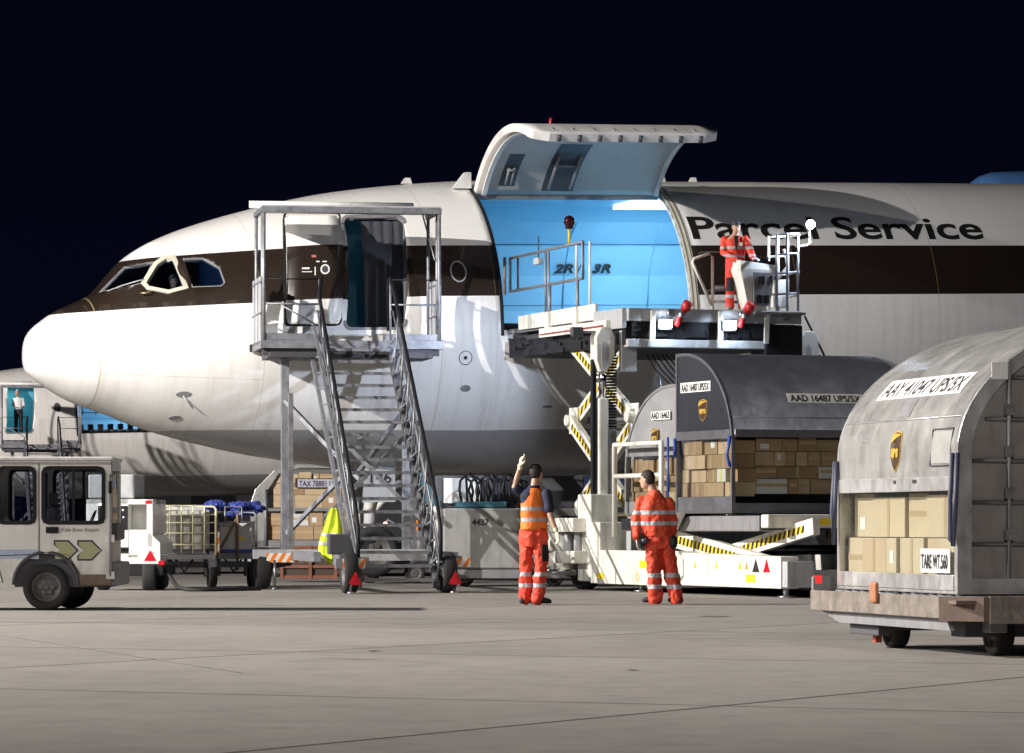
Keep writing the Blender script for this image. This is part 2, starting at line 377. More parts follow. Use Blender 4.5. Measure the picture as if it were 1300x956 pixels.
def livery(name, brown):
    m = mat(name, (.80, .79, .77), .28, var=.05, scale=.6, coat=.25)
    n = m.node_tree.nodes; L = m.node_tree.links; b = n['Principled BSDF']
    src = b.inputs['Base Color'].links[0].from_socket
    tc = n.new('ShaderNodeTexCoord'); s = n.new('ShaderNodeSeparateXYZ'); L.new(tc.outputs['Object'], s.inputs[0])
    def M_(op, a, bb=None, c=None):
        k = n.new('ShaderNodeMath'); k.operation = op
        for i, v in enumerate((a, bb, c)):
            if v is None: continue
            if isinstance(v, (int, float)): k.inputs[i].default_value = v
            else: L.new(v, k.inputs[i])
        return k.outputs[0]
    def MR(a0, a1, b0, b1):
        k = n.new('ShaderNodeMapRange'); k.inputs[1].default_value = a0; k.inputs[2].default_value = a1; k.inputs[3].default_value = b0; k.inputs[4].default_value = b1
        L.new(s.outputs['X'], k.inputs[0]); return k.outputs[0]
    def mixc(f, a, col):
        k = n.new('ShaderNodeMix'); k.data_type = 'RGBA'; L.new(f, k.inputs[0]); L.new(a, k.inputs[6]); k.inputs[7].default_value = (*col, 1); return k.outputs[2]
    X, Z = s.outputs['X'], s.outputs['Z']
    if brown:
        lo = MR(.5, 7, 4.855, 5.03); hi = MR(1.9, 5.0, 5.83, 5.975)
        f = M_('MULTIPLY', M_('GREATER_THAN', Z, lo), M_('LESS_THAN', Z, hi))
        src = mixc(f, src, (.022, .0145, .011))
    bl = MR(2.3, 8, 2.70, 2.585)
    src = mixc(M_('MULTIPLY', M_('LESS_THAN', Z, bl), M_('GREATER_THAN', X, 1.2)), src, (.33, .33, .34))
    # skin panel joints
    ln = None
    for t0, wd in ((1.13, .013), (3.9, .005), (7.15, .006), (8.2, .004), (14.2, .006), (17.1, .006), (20.0, .006)):
        k = M_('LESS_THAN', M_('ABSOLUTE', M_('SUBTRACT', X, t0)), wd); ln = k if ln is None else M_('MAXIMUM', ln, k)
    fz = M_('MULTIPLY', M_('LESS_THAN', M_('ABSOLUTE', M_('SUBTRACT', Z, 3.95)), .004), M_('LESS_THAN', X, 1.13)); ln = M_('MAXIMUM', ln, fz)
    fz = M_('MULTIPLY', M_('LESS_THAN', M_('ABSOLUTE', M_('SUBTRACT', Z, MR(1.1, 3.9, 3.72, 3.55))), .004), M_('LESS_THAN', X, 3.9)); ln = M_('MAXIMUM', ln, M_('MULTIPLY', fz, M_('GREATER_THAN', X, 1.13)))
    for z0 in (3.62, 6.35):
        ln = M_('MAXIMUM', ln, M_('MULTIPLY', M_('LESS_THAN', M_('ABSOLUTE', M_('SUBTRACT', Z, z0)), .003), M_('GREATER_THAN', X, 12.4)))
    src = mixc(M_('MULTIPLY', ln, .55), src, (.35, .28, .14))
    # faint streaks of grime running down the hull
    mp = n.new('ShaderNodeMapping'); mp.inputs['Scale'].default_value = (5, .3, .35); L.new(tc.outputs['Object'], mp.inputs[0])
    nz = n.new('ShaderNodeTexNoise'); nz.inputs['Scale'].default_value = 1.4; nz.inputs['Detail'].default_value = 7; L.new(mp.outputs[0], nz.inputs['Vector'])
    k = n.new('ShaderNodeMapRange'); k.inputs[1].default_value = .48; k.inputs[2].default_value = .75; k.inputs[4].default_value = .22; L.new(nz.outputs[0], k.inputs[0])
    src = mixc(M_('MULTIPLY', k.outputs[0], M_('LESS_THAN', Z, 5.0)), src, (.25, .2, .15))
    L.new(src, b.inputs['Base Color'])
    wv = n.new('ShaderNodeTexNoise'); wv.inputs['Scale'].default_value = .9; wv.inputs['Detail'].default_value = 2; L.new(tc.outputs['Object'], wv.inputs['Vector'])
    bp = n.new('ShaderNodeBump'); bp.inputs['Strength'].default_value = .25; bp.inputs['Distance'].default_value = .03; L.new(wv.outputs[0], bp.inputs['Height']); L.new(bp.outputs[0], b.inputs['Normal'])
    return m
liv1 = livery('freighter_livery', True); liv2 = livery('white_livery', False)
liner_g = mat('door_lining', (.46, .43, .40), .5, var=.08)

WINDS = [[(1.36, 5.25), (1.80, 5.70), (2.20, 5.76), (1.96, 5.38), (1.80, 5.33)],
         [(1.99, 5.35), (2.25, 5.69), (2.42, 5.80), (2.53, 5.80), (2.60, 5.27), (2.33, 5.20), (2.03, 5.28)],
         [(2.70, 5.79), (3.02, 5.79), (3.25, 5.60), (3.29, 5.33), (3.22, 5.27), (2.74, 5.26)]]
PD = (5.50, 6.58, 4.47, 6.53)                                     # passenger door opening: t0, t1, z0, z1
CD = (8.33, 12.02, 24.8, 93.0)                                    # cargo opening: t0, t1, phi0, phi1
def shr(poly): return [(a + .145 * (b - 5.5), b) for a, b in poly]   # the door leans aft with height
def cut(bm, poly, port=True):
    n = len(poly); cx = sum(p[0] for p in poly) / n; cz = sum(p[1] for p in poly) / n
    x0, x1 = min(p[0] for p in poly) - .02, max(p[0] for p in poly) + .02; z0, z1 = min(p[1] for p in poly) - .02, max(p[1] for p in poly) + .02
    def near():
        fs = [f for f in bm.faces if all(v.co.y < -.02 for v in f.verts) and min(v.co.x for v in f.verts) < x1 and max(v.co.x for v in f.verts) > x0 and min(v.co.z for v in f.verts) < z1 and max(v.co.z for v in f.verts) > z0]
        g = set(fs)
        for f in fs: g.update(f.verts); g.update(f.edges)
        return list(g)
    for i in range(n):
        a, b_ = poly[i], poly[(i + 1) % n]
        nrm = Vector((b_[1] - a[1], 0, -(b_[0] - a[0]))).normalized()
        bmesh.ops.bisect_plane(bm, geom=near(), plane_co=(a[0], 0, a[1]), plane_no=nrm)
    def inside(p):
        sg = 0
        for i in range(n):
            a, b_ = poly[i], poly[(i + 1) % n]; c = (b_[0] - a[0]) * (p.z - a[1]) - (b_[1] - a[1]) * (p.x - a[0])
            if abs(c) < 1e-7: continue
            if sg == 0: sg = 1 if c > 0 else -1
            elif (c > 0) != (sg > 0): return False
        return True
    dead = [f for f in bm.faces if f.calc_center_median().y < 0 and inside(f.calc_center_median())]
    bmesh.ops.delete(bm, geom=dead, context='FACES')
def surf_ring(outer, inner, o0, o1, name, m, parent, shift=0, dz=0):
    mb = MB(); return mb.ring(outer, inner, lambda a, b, d: sz(a + shift, b, d) - Vector((shift, 0, -dz)), o0, o1).build(name, m, parent)
def grow(poly, d):
    n = len(poly); out = []
    area = sum(poly[i][0] * poly[(i + 1) % n][1] - poly[(i + 1) % n][0] * poly[i][1] for i in range(n)); sg = 1 if area > 0 else -1
    for i in range(n):
        a, b_, c = Vector(poly[i - 1]), Vector(poly[i]), Vector(poly[(i + 1) % n])
        e1, e2 = (b_ - a).normalized(), (c - b_).normalized()
        n1, n2 = Vector((e1.y, -e1.x)) * sg, Vector((e2.y, -e2.x)) * sg
        m_ = (n1 + n2).normalized(); k = d / max(.35, m_.dot(n1)); out.append(tuple(b_ + m_ * k))
    return out
def aircraft(label, loc, liv, own):
    ac = thing('cargo_aircraft', label, 'aircraft', loc)
    ac.rotation_euler = (Matrix.Rotation(TH, 4, 'Z') @ Matrix.Rotation(-PH, 4, 'Y')).to_euler()
    bm = bmesh.new()
    ts = [.004, .012, .03, .06, .1, .16, .24, .34, .46, .6, .75, .9, 1.05] + [1.2 + .15 * i for i in range(46)] + [8.0, 8.18, CD[0]] + [CD[0] + (CD[1] - CD[0]) * i / 8 for i in range(1, 9)] + [12.4 + .6 * i for i in range(40)] + [38, 40, 42, 44, 46, 48, 50, 52, 54]
    ph = sorted(set([5 * i for i in range(72)] + [CD[2], CD[3]]) - {25, 95})
    g = [[bm.verts.new(skin(t, p)) for p in ph] for t in ts]
    n = len(ph)
    tip = bm.verts.new((0, 0, 4.1)); tail = bm.verts.new((54.3, 0, 6.3))
    for k in range(n):
        bm.faces.new((tip, g[0][(k + 1) % n], g[0][k])); bm.faces.new((tail, g[-1][k], g[-1][(k + 1) % n]))
    for i in range(len(ts) - 1):
        for k in range(n):
            tm, pm = (ts[i] + ts[i + 1]) / 2, ph[k] + 1
            if CD[0] < tm < CD[1] and CD[2] < pm < CD[3]: continue
            bm.faces.new((g[i][k], g[i][(k + 1) % n], g[i + 1][(k + 1) % n], g[i + 1][k]))
    bmesh.ops.recalc_face_normals(bm, faces=bm.faces)
    if own:
        for wn in WINDS: cut(bm, wn)
    cut(bm, shr(rrect(*PD, .12, 3)))
    for f in bm.faces: f.smooth = True
    me = bpy.data.meshes.new('fuselage'); bm.to_mesh(me); bm.free(); me.materials.append(liv)
    fu = bpy.data.objects.new('fuselage', me); C.objects.link(fu); fu.parent = ac
    so = fu.modifiers.new('thickness', 'SOLIDIFY'); so.thickness = .07; so.offset = -1; me.materials.append(dgrey); so.material_offset_rim = 1
    # cargo hold lining
    def shell(t0, t1, port):
        mb = MB()
        pr = [(-2.4 if port else -2.5, 4.47), (2.50, 4.47), (2.56, 5.0), (2.40, 5.7), (2.08, 6.3), (1.62, 6.70), (1.05, 6.97), (-1.02, 6.98)]
        if port: pr += [(-1.5, 6.78), (-2.08, 6.3), (-2.40, 5.7), (-2.5, 5.0)]
        nn = len(pr); A = [mb.bm.verts.new((t0, *p)) for p in pr]; Bv = [mb.bm.verts.new((t1, *p)) for p in pr]
        for i in range(nn if port else nn - 1):
            j = (i + 1) % nn; mb._f([A[i], A[j], Bv[j], Bv[i]])
        return mb
    for t0, t1, pt in ((7.2, CD[0] - .08, True), (CD[0] - .08, CD[1] + .08, False), (CD[1] + .08, 17, True)):
        mb = shell(t0, t1, pt)
        if t0 < 8: mb.box(7.18, 7.2, -1.9, 1.9, 4.47, 6.3)
        if t1 > 16: mb.box(17, 17.02, -1.9, 1.9, 4.47, 6.3)
        mb.build('hold_lining', cyan, ac, recalc=False)
    T('lining_seam', mat('seam', (.03, .10, .20), .5, var=0), ac, [(7.3, 2.07, 6.29), (16.9, 2.07, 6.29)], [(7.3, 2.535, 5.12), (16.9, 2.535, 5.12)], r=.008)
    for t in (9.6, 11.4, 13.2): T('lining_seam', cyan, ac, [(t, 2.55, 4.9), (t, 2.39, 5.7), (t, 2.07, 6.3), (t, 1.60, 6.69)], r=.012)
    rl = MB()
    for t in [8.5 + .32 * i for i in range(12)]:
        rl.cyl((t, -2.3, 4.5), (t + .30, -2.3, 4.5), .05, 10)
    rl.cyl((8.5, -2.3, 4.5), (12, -2.3, 4.5), .03, 8); rl.build('sill_roller', dgrey, ac)
    # lit ceiling fitting over the loading floor
    B('hold_lamp', mat('hold_lamp_panel', (.8, .85, 1), .3, emit=(.75, .88, 1), es=6, var=0) if own else mat('hold_lamp_far', (.6, .8, 1), .4, emit=(.5, .75, 1), es=3, var=0), ac, (11.9, 13.6, -.2, .9, 6.90, 6.95))
    for (t, e, sz_) in ((12.6, 140, 1.6), (9.6, 22, .8), (15.2, 50, .8)):
        l = bpy.data.lights.new('hold_light', 'AREA'); l.energy = e * (1 if own else .9); l.color = (.86, .94, 1.0); l.size = sz_; l.shape = 'RECTANGLE'; l.size_y = .6
        lo = bpy.data.objects.new('hold_light', l); C.objects.link(lo); lo.parent = ac; lo.location = (t, .3, 6.86)
    # cargo opening frame
    for t0, t1, nm in ((CD[1] + .0, CD[1] + .16, 1), (CD[0] - .06, CD[0], 0)):
        mb = MB(); ps = [CD[2] - 2 + (CD[3] + 4 - CD[2]) * i / 20 for i in range(21)]
        mb.loft([[skin(t0, p, .012), skin(t1, p, .012), skin(t1, p, -.1), skin(t0, p, -.1)] for p in ps], sm=False)
        f_ = mb.build('cargo_door_frame', white if nm else bpaint, ac)
        if nm:
            for tt in (.035, .12):
                T('door_seal', mat('seal', (.30, .24, .10), .5, var=0), ac, [skin(CD[1] + tt, p, .016) for p in ps], r=.011, n=6)
    mb = MB(); mb.loft([[skin(t, 24.5, .01), skin(t, 27, .0), skin(t, 27, -.15), skin(t, 24.5, -.15)] for t in (CD[0], CD[1])], sm=False); mb.build('hinge_beam', mgrey, ac)
    # cargo door, hinged up along its top edge
    hp = skin(10, CD[2]); hp.x = 0
    d0, d1 = CD[0] + .02, CD[1] - .02; p1 = 101.0; Rr = 2.815; rows = 26; cols = 14
    def dpt(i, j, off):
        p = CD[2] + (p1 - CD[2]) * j / rows; dist = (p1 - p) / 180 * math.pi * Rr; r_ = .32
        ins = r_ - math.sqrt(max(0, r_ * r_ - (r_ - dist) ** 2)) if dist < r_ else 0
        t = d0 + ins + (d1 - d0 - 2 * ins) * i / cols
        v = skin(9.99, p, off); v.x = t; return v - hp
    mb = MB(); O = [[mb.bm.verts.new(dpt(i, j, 0)) for i in range(cols + 1)] for j in range(rows + 1)]; I = [[mb.bm.verts.new(dpt(i, j, -.15)) for i in range(cols + 1)] for j in range(rows + 1)]
    for j in range(rows):
        for i in range(cols):
            mb.mi = 0; mb._f([O[j][i], O[j][i + 1], O[j + 1][i + 1], O[j + 1][i]], True)
            mb.mi = 1; mb._f([I[j][i + 1], I[j][i], I[j + 1][i], I[j + 1][i + 1]], True)
        mb.mi = 0
        mb._f([O[j][0], O[j + 1][0], I[j + 1][0], I[j][0]]); mb._f([O[j + 1][cols], O[j][cols], I[j][cols], I[j + 1][cols]])
    mb.mi = 0
    for i in range(cols): mb._f([O[rows][i], I[rows][i], I[rows][i + 1], O[rows][i + 1]]); mb._f([O[0][i + 1], I[0][i + 1], I[0][i], O[0][i]])
    cd = mb.build('cargo_door', [white, liner_g], ac, recalc=True); cd.location = hp; cd.rotation_euler = (R(-75), 0, 0)
    for t0, t1, j0, j1 in ((8.75, 9.05, 1.5, 8), (9.62, 10.25, 0.6, 11)):
        q = MB(); jj = [j0 + (j1 - j0) * k / 5 for k in range(6)]
        def ip(t, j, off):
            p = CD[2] + (p1 - CD[2]) * j / rows; v = skin(9.99, p, off); v.x = t; return v - hp
        q.loft([[ip(t0, j, -.147), ip(t1, j, -.147), ip(t1, j, -.157), ip(t0, j, -.157)] for j in jj], sm=False)
        bay = q.build('actuator_bay', dgrey, cd)
        q = MB()
        for tt in ((t0 + .1), (t1 - .1)):
            q.tube([ip(tt, j1 - 3, -.17), ip(tt, j0 + .8, -.24)], .03, 8)
        q.tube([ip(t0 + .06, (j0 + j1) / 2, -.2), ip(t1 - .06, (j0 + j1) / 2, -.2)], .025, 8)
        q.build('actuator', mgrey, cd)
    for i in (.03, .97):
        fr = MB()
        t = d0 + (d1 - d0) * i
        fr.loft([[v + o_ for v, o_ in ((dpt(0, j, -.15), Vector((t - dpt(0, j, 0).x, 0, 0))),)] + [dpt(0, j, -.15) + Vector((t - dpt(0, j, 0).x + .09, 0, 0)), dpt(0, j, -.19) + Vector((t - dpt(0, j, 0).x + .09, 0, 0)), dpt(0, j, -.19) + Vector((t - dpt(0, j, 0).x, 0, 0))] for j in range(0, rows - 3)], sm=False)
        fr.build('door_edge_frame', white, cd)
    for k in range(8):
        t = d0 + .45 + k * .39
        q = MB(); a_ = ip(t, rows - 1.2, .004); b_ = ip(t + .12, rows - 1.2, .004); c_ = ip(t + .03, rows - 2.4, .004)
        q.tube([c_, a_, b_], .012, 6); q.build('latch_mark', mgrey, cd)
        q = MB(); q.cyl(ip(t + .05, rows + .15, -.02), ip(t + .05, rows + .15, -.13), .04, 8); q.build('latch', dgrey, cd)
    if own:
        q = MB(); a_ = ip(9.3, 13.5, 0); q.tube([a_, a_ + Vector((0, -.22, .0))], .03, 8); q.build('beacon', red, cd)
        B('hinge_fairing', white, ac, bevel=.01) if False else None
        q = MB(); q.prism([(7.95, 7.12), (8.3, 7.12), (8.3, 7.42), (8.2, 7.42)], FY(-1.15), -.05, .12); q.build('hinge_fairing', white, ac)
    # passenger door and its opening
    fo = shr(rrect(PD[0] - .05, PD[1] + .05, PD[2] - .05, PD[3] + .05, .15)); fi = shr(rrect(*PD, .12))
    surf_ring(fo, fi, -.06, .008, 'door_frame', mgrey, ac)
    vest = mat('vestibule', (.12, .40, .52), .5, var=.05)
    B('entry_lining', vest, ac, (5.0, 7.1, -.9, -.86, 4.4, 6.6), (5.0, 7.1, -2.45, -.9, 4.40, 4.44), (5.0, 7.1, -1.3, -.9, 6.56, 6.6), (7.06, 7.1, -1.7, -.9, 4.45, 6.2))
    if own:
        q = MB(); pts = [(5.93 + .012 * 8 * k / 8 + .055 * k, -1.95 + .03 * math.sin(k * 2.2)) for k in range(18)]
        V = [[q.bm.verts.new((x, y - (0 if z < 5.6 else -.12 * (z - 5.6)), z)) for x, y in pts] for z in (4.46, 5.0, 5.6, 6.1, 6.45)]
        for r_ in range(4):
            for k in range(17): q._f([V[r_][k], V[r_][k + 1], V[r_ + 1][k + 1], V[r_ + 1][k]], True)
        q.build('curtain', mat('curtain_grey', (.06, .065, .075), .8, var=.2), ac)
        sh = 1.2
        x0, x1, z0, z1 = PD[0] - sh, PD[1] - sh - .08, PD[2] + .03, PD[3] - .13; panel = rrect(x0, x1, z0, z1, .08, 4)
        mb = MB(); ti = [panel[0][0]]
        def pm(a, b, o_): return sz(a + sh + .145 * (b - 5.5), b, .26 + o_) - Vector((sh, 0, 0))
        gz = [z0 + (z1 - z0) * k / 16 for k in range(17)]
        def ins(z):
            d = min(z - z0, z1 - z); r_ = .08; return r_ - math.sqrt(max(0, r_ * r_ - (r_ - d) ** 2)) if d < r_ else 0
        gz = sorted(set(gz + [z0 + .03, z0 + .07, z1 - .03, z1 - .07]))
        O = [[mb.bm.verts.new(pm(x0 + ins(z) + (x1 - x0 - 2 * ins(z)) * k / 4, z, 0)) for k in range(5)] for z in gz]
        I = [[mb.bm.verts.new(pm(x0 + ins(z) + (x1 - x0 - 2 * ins(z)) * k / 4, z, -.1)) for k in range(5)] for z in gz]
        for j in range(len(gz) - 1):
            for k in range(4): mb._f([O[j][k], O[j][k + 1], O[j + 1][k + 1], O[j + 1][k]], True); mb._f([I[j][k + 1], I[j][k], I[j + 1][k], I[j + 1][k + 1]])
            mb._f([O[j][0], O[j + 1][0], I[j + 1][0], I[j][0]]); mb._f([O[j + 1][4], O[j][4], I[j][4], I[j + 1][4]])
        for k in range(4): mb._f([O[0][k + 1], O[0][k], I[0][k], I[0][k + 1]]); mb._f([O[-1][k], O[-1][k + 1], I[-1][k + 1], I[-1][k]])
        dr = mb.build('passenger_door', liv, ac)
        q = MB(); q.ring(grow(panel, .018), grow(panel, -.018), lambda a, b, d: pm(a, b, d), -.1, .006); q.build('door_seal', bpaint, dr)
        q = MB(); q.ring(grow(panel, -.020), grow(panel, -.055), lambda a, b, d: pm(a, b, d), .001, .007); q.build('door_rim', mat('door_rim_cream', (.62, .60, .54), .4, var=0), dr)
        wc = ((x0 + x1) / 2 + .16, 5.42)
        q = MB(); q.ring([(wc[0] + .085 * math.cos(k * .3927), wc[1] + .085 * math.sin(k * .3927)) for k in range(16)], [(wc[0] + .06 * math.cos(k * .3927), wc[1] + .06 * math.sin(k * .3927)) for k in range(16)], pm, 0, .008); q.build('door_window', decal, dr)
        q = MB(); q.prism([(wc[0] + .06 * math.cos(k * .3927), wc[1] + .06 * math.sin(k * .3927)) for k in range(16)], pm, .0, .004); q.build('window_pane', dgrey, dr)
        q = MB()
        for a0, a1, b0, b1 in ((-.42, -.28, .0, .03), (-.42, -.24, -.05, -.035), (-.19, -.17, -.1, .04), (-.16, -.10, .12, .14), (-.05, .03, .12, .14)):
            q.prism([(wc[0] + a0, wc[1] + b0), (wc[0] + a1, wc[1] + b0), (wc[0] + a1, wc[1] + b1), (wc[0] + a0, wc[1] + b1)], pm, .0, .006)
        q.build('door_placard', decal, dr)
        q = MB(); q.prism([(wc[0] - .24, wc[1] + .2), (wc[0] - .16, wc[1] + .2), (wc[0] - .16, wc[1] + .24), (wc[0] - .24, wc[1] + .24)], pm, 0, .006); q.build('door_placard', mat('pink_placard', (.5, .15, .15), .5, var=0), dr)
        T('door_hinge_arm', bpaint, ac, [sz(5.45, 6.2, -.05), sz(5.3, 6.25, .2)], [sz(5.45, 5.0, -.05), sz(5.3, 5.0, .2)], r=.03)
    # window with a rubber seal between the doors
    wp = [(7.53 + .155 * math.cos(R(k * 18)) * (1 if abs(math.cos(R(k * 18))) < .9 else 1), 5.48 + .2 * math.sin(R(k * 18))) for k in range(20)]
    surf_ring(wp, grow(wp, -.022), -.005, .008, 'cabin_window', mat('window_ring', (.30, .30, .31), .4, var=0), ac)
    if not own:
        q = MB(); q.prism(grow(wp, -.022), lambda a, b, d: sz(a, b, d), .001, .004); q.build('window_pane', dgrey, ac)
        for k in range(7): T('cargo_net', dgrey, ac, [(8.5 + k * .55, -.6, 5.2), (8.5 + k * .55, -.4, 6.7)], r=.02, n=5)
        for z in (5.3, 5.75, 6.25): T('cargo_net', dgrey, ac, [(8.4, -.55, z), (12.3, -.55, z)], r=.02, n=5)
        for k in range(8): B('sill_guide', dgrey, ac, (8.5 + k * .42, 8.7 + k * .42, -2.2, -2.0, 4.5, 4.78))
        l = bpy.data.lights.new('entry_light', 'AREA'); l.energy = 22; l.color = (.6, 1, .95); l.size = .5
        lo = bpy.data.objects.new('entry_light', l); C.objects.link(lo); lo.parent = ac; lo.location = (5.9, -1.6, 6.5); lo.rotation_euler = (R(-15), 0, 0)
        return ac
    # cockpit
    frames = [(.010, .004), (.058, .03), (.012, .006)]
    pane = glass('cockpit_glass', (.42, .52, .62), .03)
    for wn, (gw, hh), m_ in zip(WINDS, frames, (mgrey, mat('cream_frame', (.55, .52, .43), .35, var=0), mgrey)):
        o_ = surf_ring(grow(wn, gw), grow(wn, -.004), -.05, hh, 'window_frame', m_, ac)
        q = MB(); q._f([q.bm.verts.new(sz(a, b, -.02)) for a, b in wn]); q.build('window_pane', pane, o_, recalc=False)
    cin = mat('cockpit_lining', (.035, .08, .17), .7)
    B('cockpit_lining', cin, ac, (1.6, 3.8, -1.25, 1.25, 4.55, 4.6), (3.72, 3.77, -1.45, 1.45, 4.6, 6.0), (1.9, 3.7, -.15, .15, 4.6, 5.05), (1.4, 1.6, -.5, .5, 4.8, 5.02))
    q = MB(); q.box(2.78, 2.9, -1.25, -.75, 4.75, 5.5); q.box(2.4, 2.85, -1.25, -.75, 4.72, 4.85); q.build('pilot_seat', dgrey, ac, .03)
    l = bpy.data.lights.new('cockpit_light', 'POINT'); l.energy = 80; l.color = (.6, .78, 1); l.shadow_soft_size = .1
    lo = bpy.data.objects.new('cockpit_light', l); C.objects.link(lo); lo.parent = ac; lo.location = (2.2, -.3, 6.0)
    T('wiper', lgrey, ac, [sz(1.42, 5.22, .03), sz(1.62, 5.29, .05), sz(1.84, 5.36, .05), sz(1.98, 5.41, .03)], r=.012, n=6)
    T('pitot_probe', mat('brass', (.6, .5, .3), .3, .8, var=0), ac, [sz(2.05, 5.20, .0), sz(2.02, 5.14, .1), sz(1.93, 5.10, .12), sz(1.84, 5.10, .12)], r=.014, n=6)
    for t, z, r_ in ((7.6, 3.90, .13), ):
        c_ = [(t + r_ * math.cos(R(k * 15)), z + r_ * math.sin(R(k * 15))) for k in range(24)]
        surf_ring(c_, grow(c_, -.014), .001, .006, 'static_port', ink, ac)
        c_ = [(t + .035 * math.cos(R(k * 30)), z + .035 * math.sin(R(k * 30))) for k in range(12)]
        q = MB(); q.prism(c_, lambda a, b, d: sz(a, b, d), .001, .008); q.build('static_port', ink, ac)
    for t, z, a_, b_ in ((7.65, 3.35, .1, .06), (2.55, 3.33, .13, .05), (2.52, 2.92, .1, .04), (5.9, 2.45, .06, .05), (9.3, 3.0, .1, .02)):
        c_ = [(t + a_ * math.cos(R(k * 30)), z + b_ * math.sin(R(k * 30))) for k in range(12)]
        q = MB(); q.prism(c_, lambda a, b, d: sz(a, b, d), .001, .012); q.build('service_panel', mgrey, ac)
    T('drain_mast', lgrey, ac, [sz(2.55, 3.30, 0), sz(2.75, 3.12, .07)], r=.015)
    for t, h_ in ((12.45, .1), (13.1, .09), (7.3, .05)):
        q = MB(); q.prism([(t, 7.3), (t + .22, 7.3), (t + .18, 7.36 + h_), (t + .08, 7.36 + h_)], FY(0), -.02, .02); q.build('antenna', white, ac)
    # lettering
    def wrap(t0, z0):
        p0 = phi_of(12, z0)
        return lambda x, y, z: skin(t0 + x, p0 - math.degrees((y) / 2.815), .004 + z)
    text('lettering', 'Parcel', .80, ink, ac, (0, 0, 0), (1, 0, 0), (0, 1, 0), width=2.62, warp=wrap(12.22, 6.11), step=.09, bold=.014)
    text('lettering', 'Service', .80, ink, ac, (0, 0, 0), (1, 0, 0), (0, 1, 0), width=3.12, warp=wrap(15.17, 6.11), step=.09, bold=.014)
    q = MB(); c_ = rrect(12.3, 12.85, 5.1, 5.85, .08); surf_ring(c_, grow(c_, -.012), .0, .004, 'crew_hatch_outline', mgrey, ac); q.bm.free()
    tt, zz = 9.52, 5.60
    def wall(x, y, z): return Vector((9.72 + x, 2.40 - z - .02 + (0), 5.68 + y))
    def wl(t0): return lambda x, y, z: Vector((t0 + x, 2.46 - .03 - z - (y) * .42, 5.50 + y))
    text('lining_lettering', '2R', .30, ink, ac, 0, 0, 0, warp=lambda x, y, z: Vector((8.72 + x, 2.40 - z - y * .22, 5.40 + y)), width=.42, shear=.15, bold=.006) if False else None
    for s_, t0, w_ in (('2R', 11.15, .42), ('/', 11.64, .09), ('3R', 11.94, .42)):
        text('lining_lettering', s_, .27, ink, ac, (t0, 2.33, 5.75), (1, 0, 0), (0, -.55, 1), width=w_, shear=.2, bold=.008)
    # nose landing gear
    ng = MB(); ng.cyl((6.6, 0, 2.1), (6.5, 0, .62), .11, 16); ng.cyl((6.6, 0, 1.6), (6.5, 0, .62), .08, 16); ng.beam((6.52, -.25, .6), (6.52, .25, .6), .12, .12); ng.tube([(7.4, 0, 2.0), (6.6, 0, 1.1)], .06)
    gx = ng.build('nose_gear', white, ac)
    for s_ in (-1, 1): wheel(ac, (6.5, s_ * .33, .38), .47, .34)
    for y_ in (-.75, .75):
        q = MB(); q.prism([(6.2, 1.3), (6.84, 1.3), (6.82, 1.98), (6.24, 1.98)], lambda a, b, d: Vector((a, y_ * (1 - (2.0 - b) * .12) + d, b)), -.015, .015); dd = q.build('gear_door', lgrey, ac)
        if y_ < 0: text('gear_door_number', '146', .30, ink, dd, (6.28, y_ * .962 - .03, 1.66), (1, 0, 0), (0, y_ * .12, 1), width=.46)
    return ac
N0 = (-8.84, 72.0, .08)
plane = aircraft('white freighter with a wide brown stripe, its side cargo door raised above the loader', N0, liv1, True)
far = aircraft('plain white freighter parked behind the striped one, blue cargo hold open', (-26.5, 161.6, .3), liv2, False)
AM = Matrix.Translation(N0) @ Matrix.Rotation(TH, 4, 'Z') @ Matrix.Rotation(-PH, 4, 'Y')
# blue hull far behind
q = MB(); ring_ = []
for k, (x, r_) in enumerate(((-.3, 2.2), (0, 2.75), (.5, 3.15), (1.0, 3.32), (2, 3.38), (12, 3.4), (40, 3.4), (42, .2))):
    ring_.append([Vector((x, r_ * math.cos(R(a)), r_ * math.sin(R(a)))) for a in range(0, 360, 15)])
q.loft(ring_)
bh = thing('parked_aircraft', 'blue lit aircraft hull showing just above the freighter roof at far right', 'aircraft', (P(1226, 668, 150).x, 150, 0), R(10))
o_ = q.build('fuselage', mat('blue_livery', (.10, .26, .62), .4, emit=None), bh); o_.location = (0, 0, 11.25)
q = MB()
for x in (6, 25): q.cyl((x, 0, 0), (x, 0, 8.2), .25, 12)
q.build('landing_gear', lgrey, bh)
for x in (6, 25): wheel(bh, (x, -.6, .6), .6, .4)
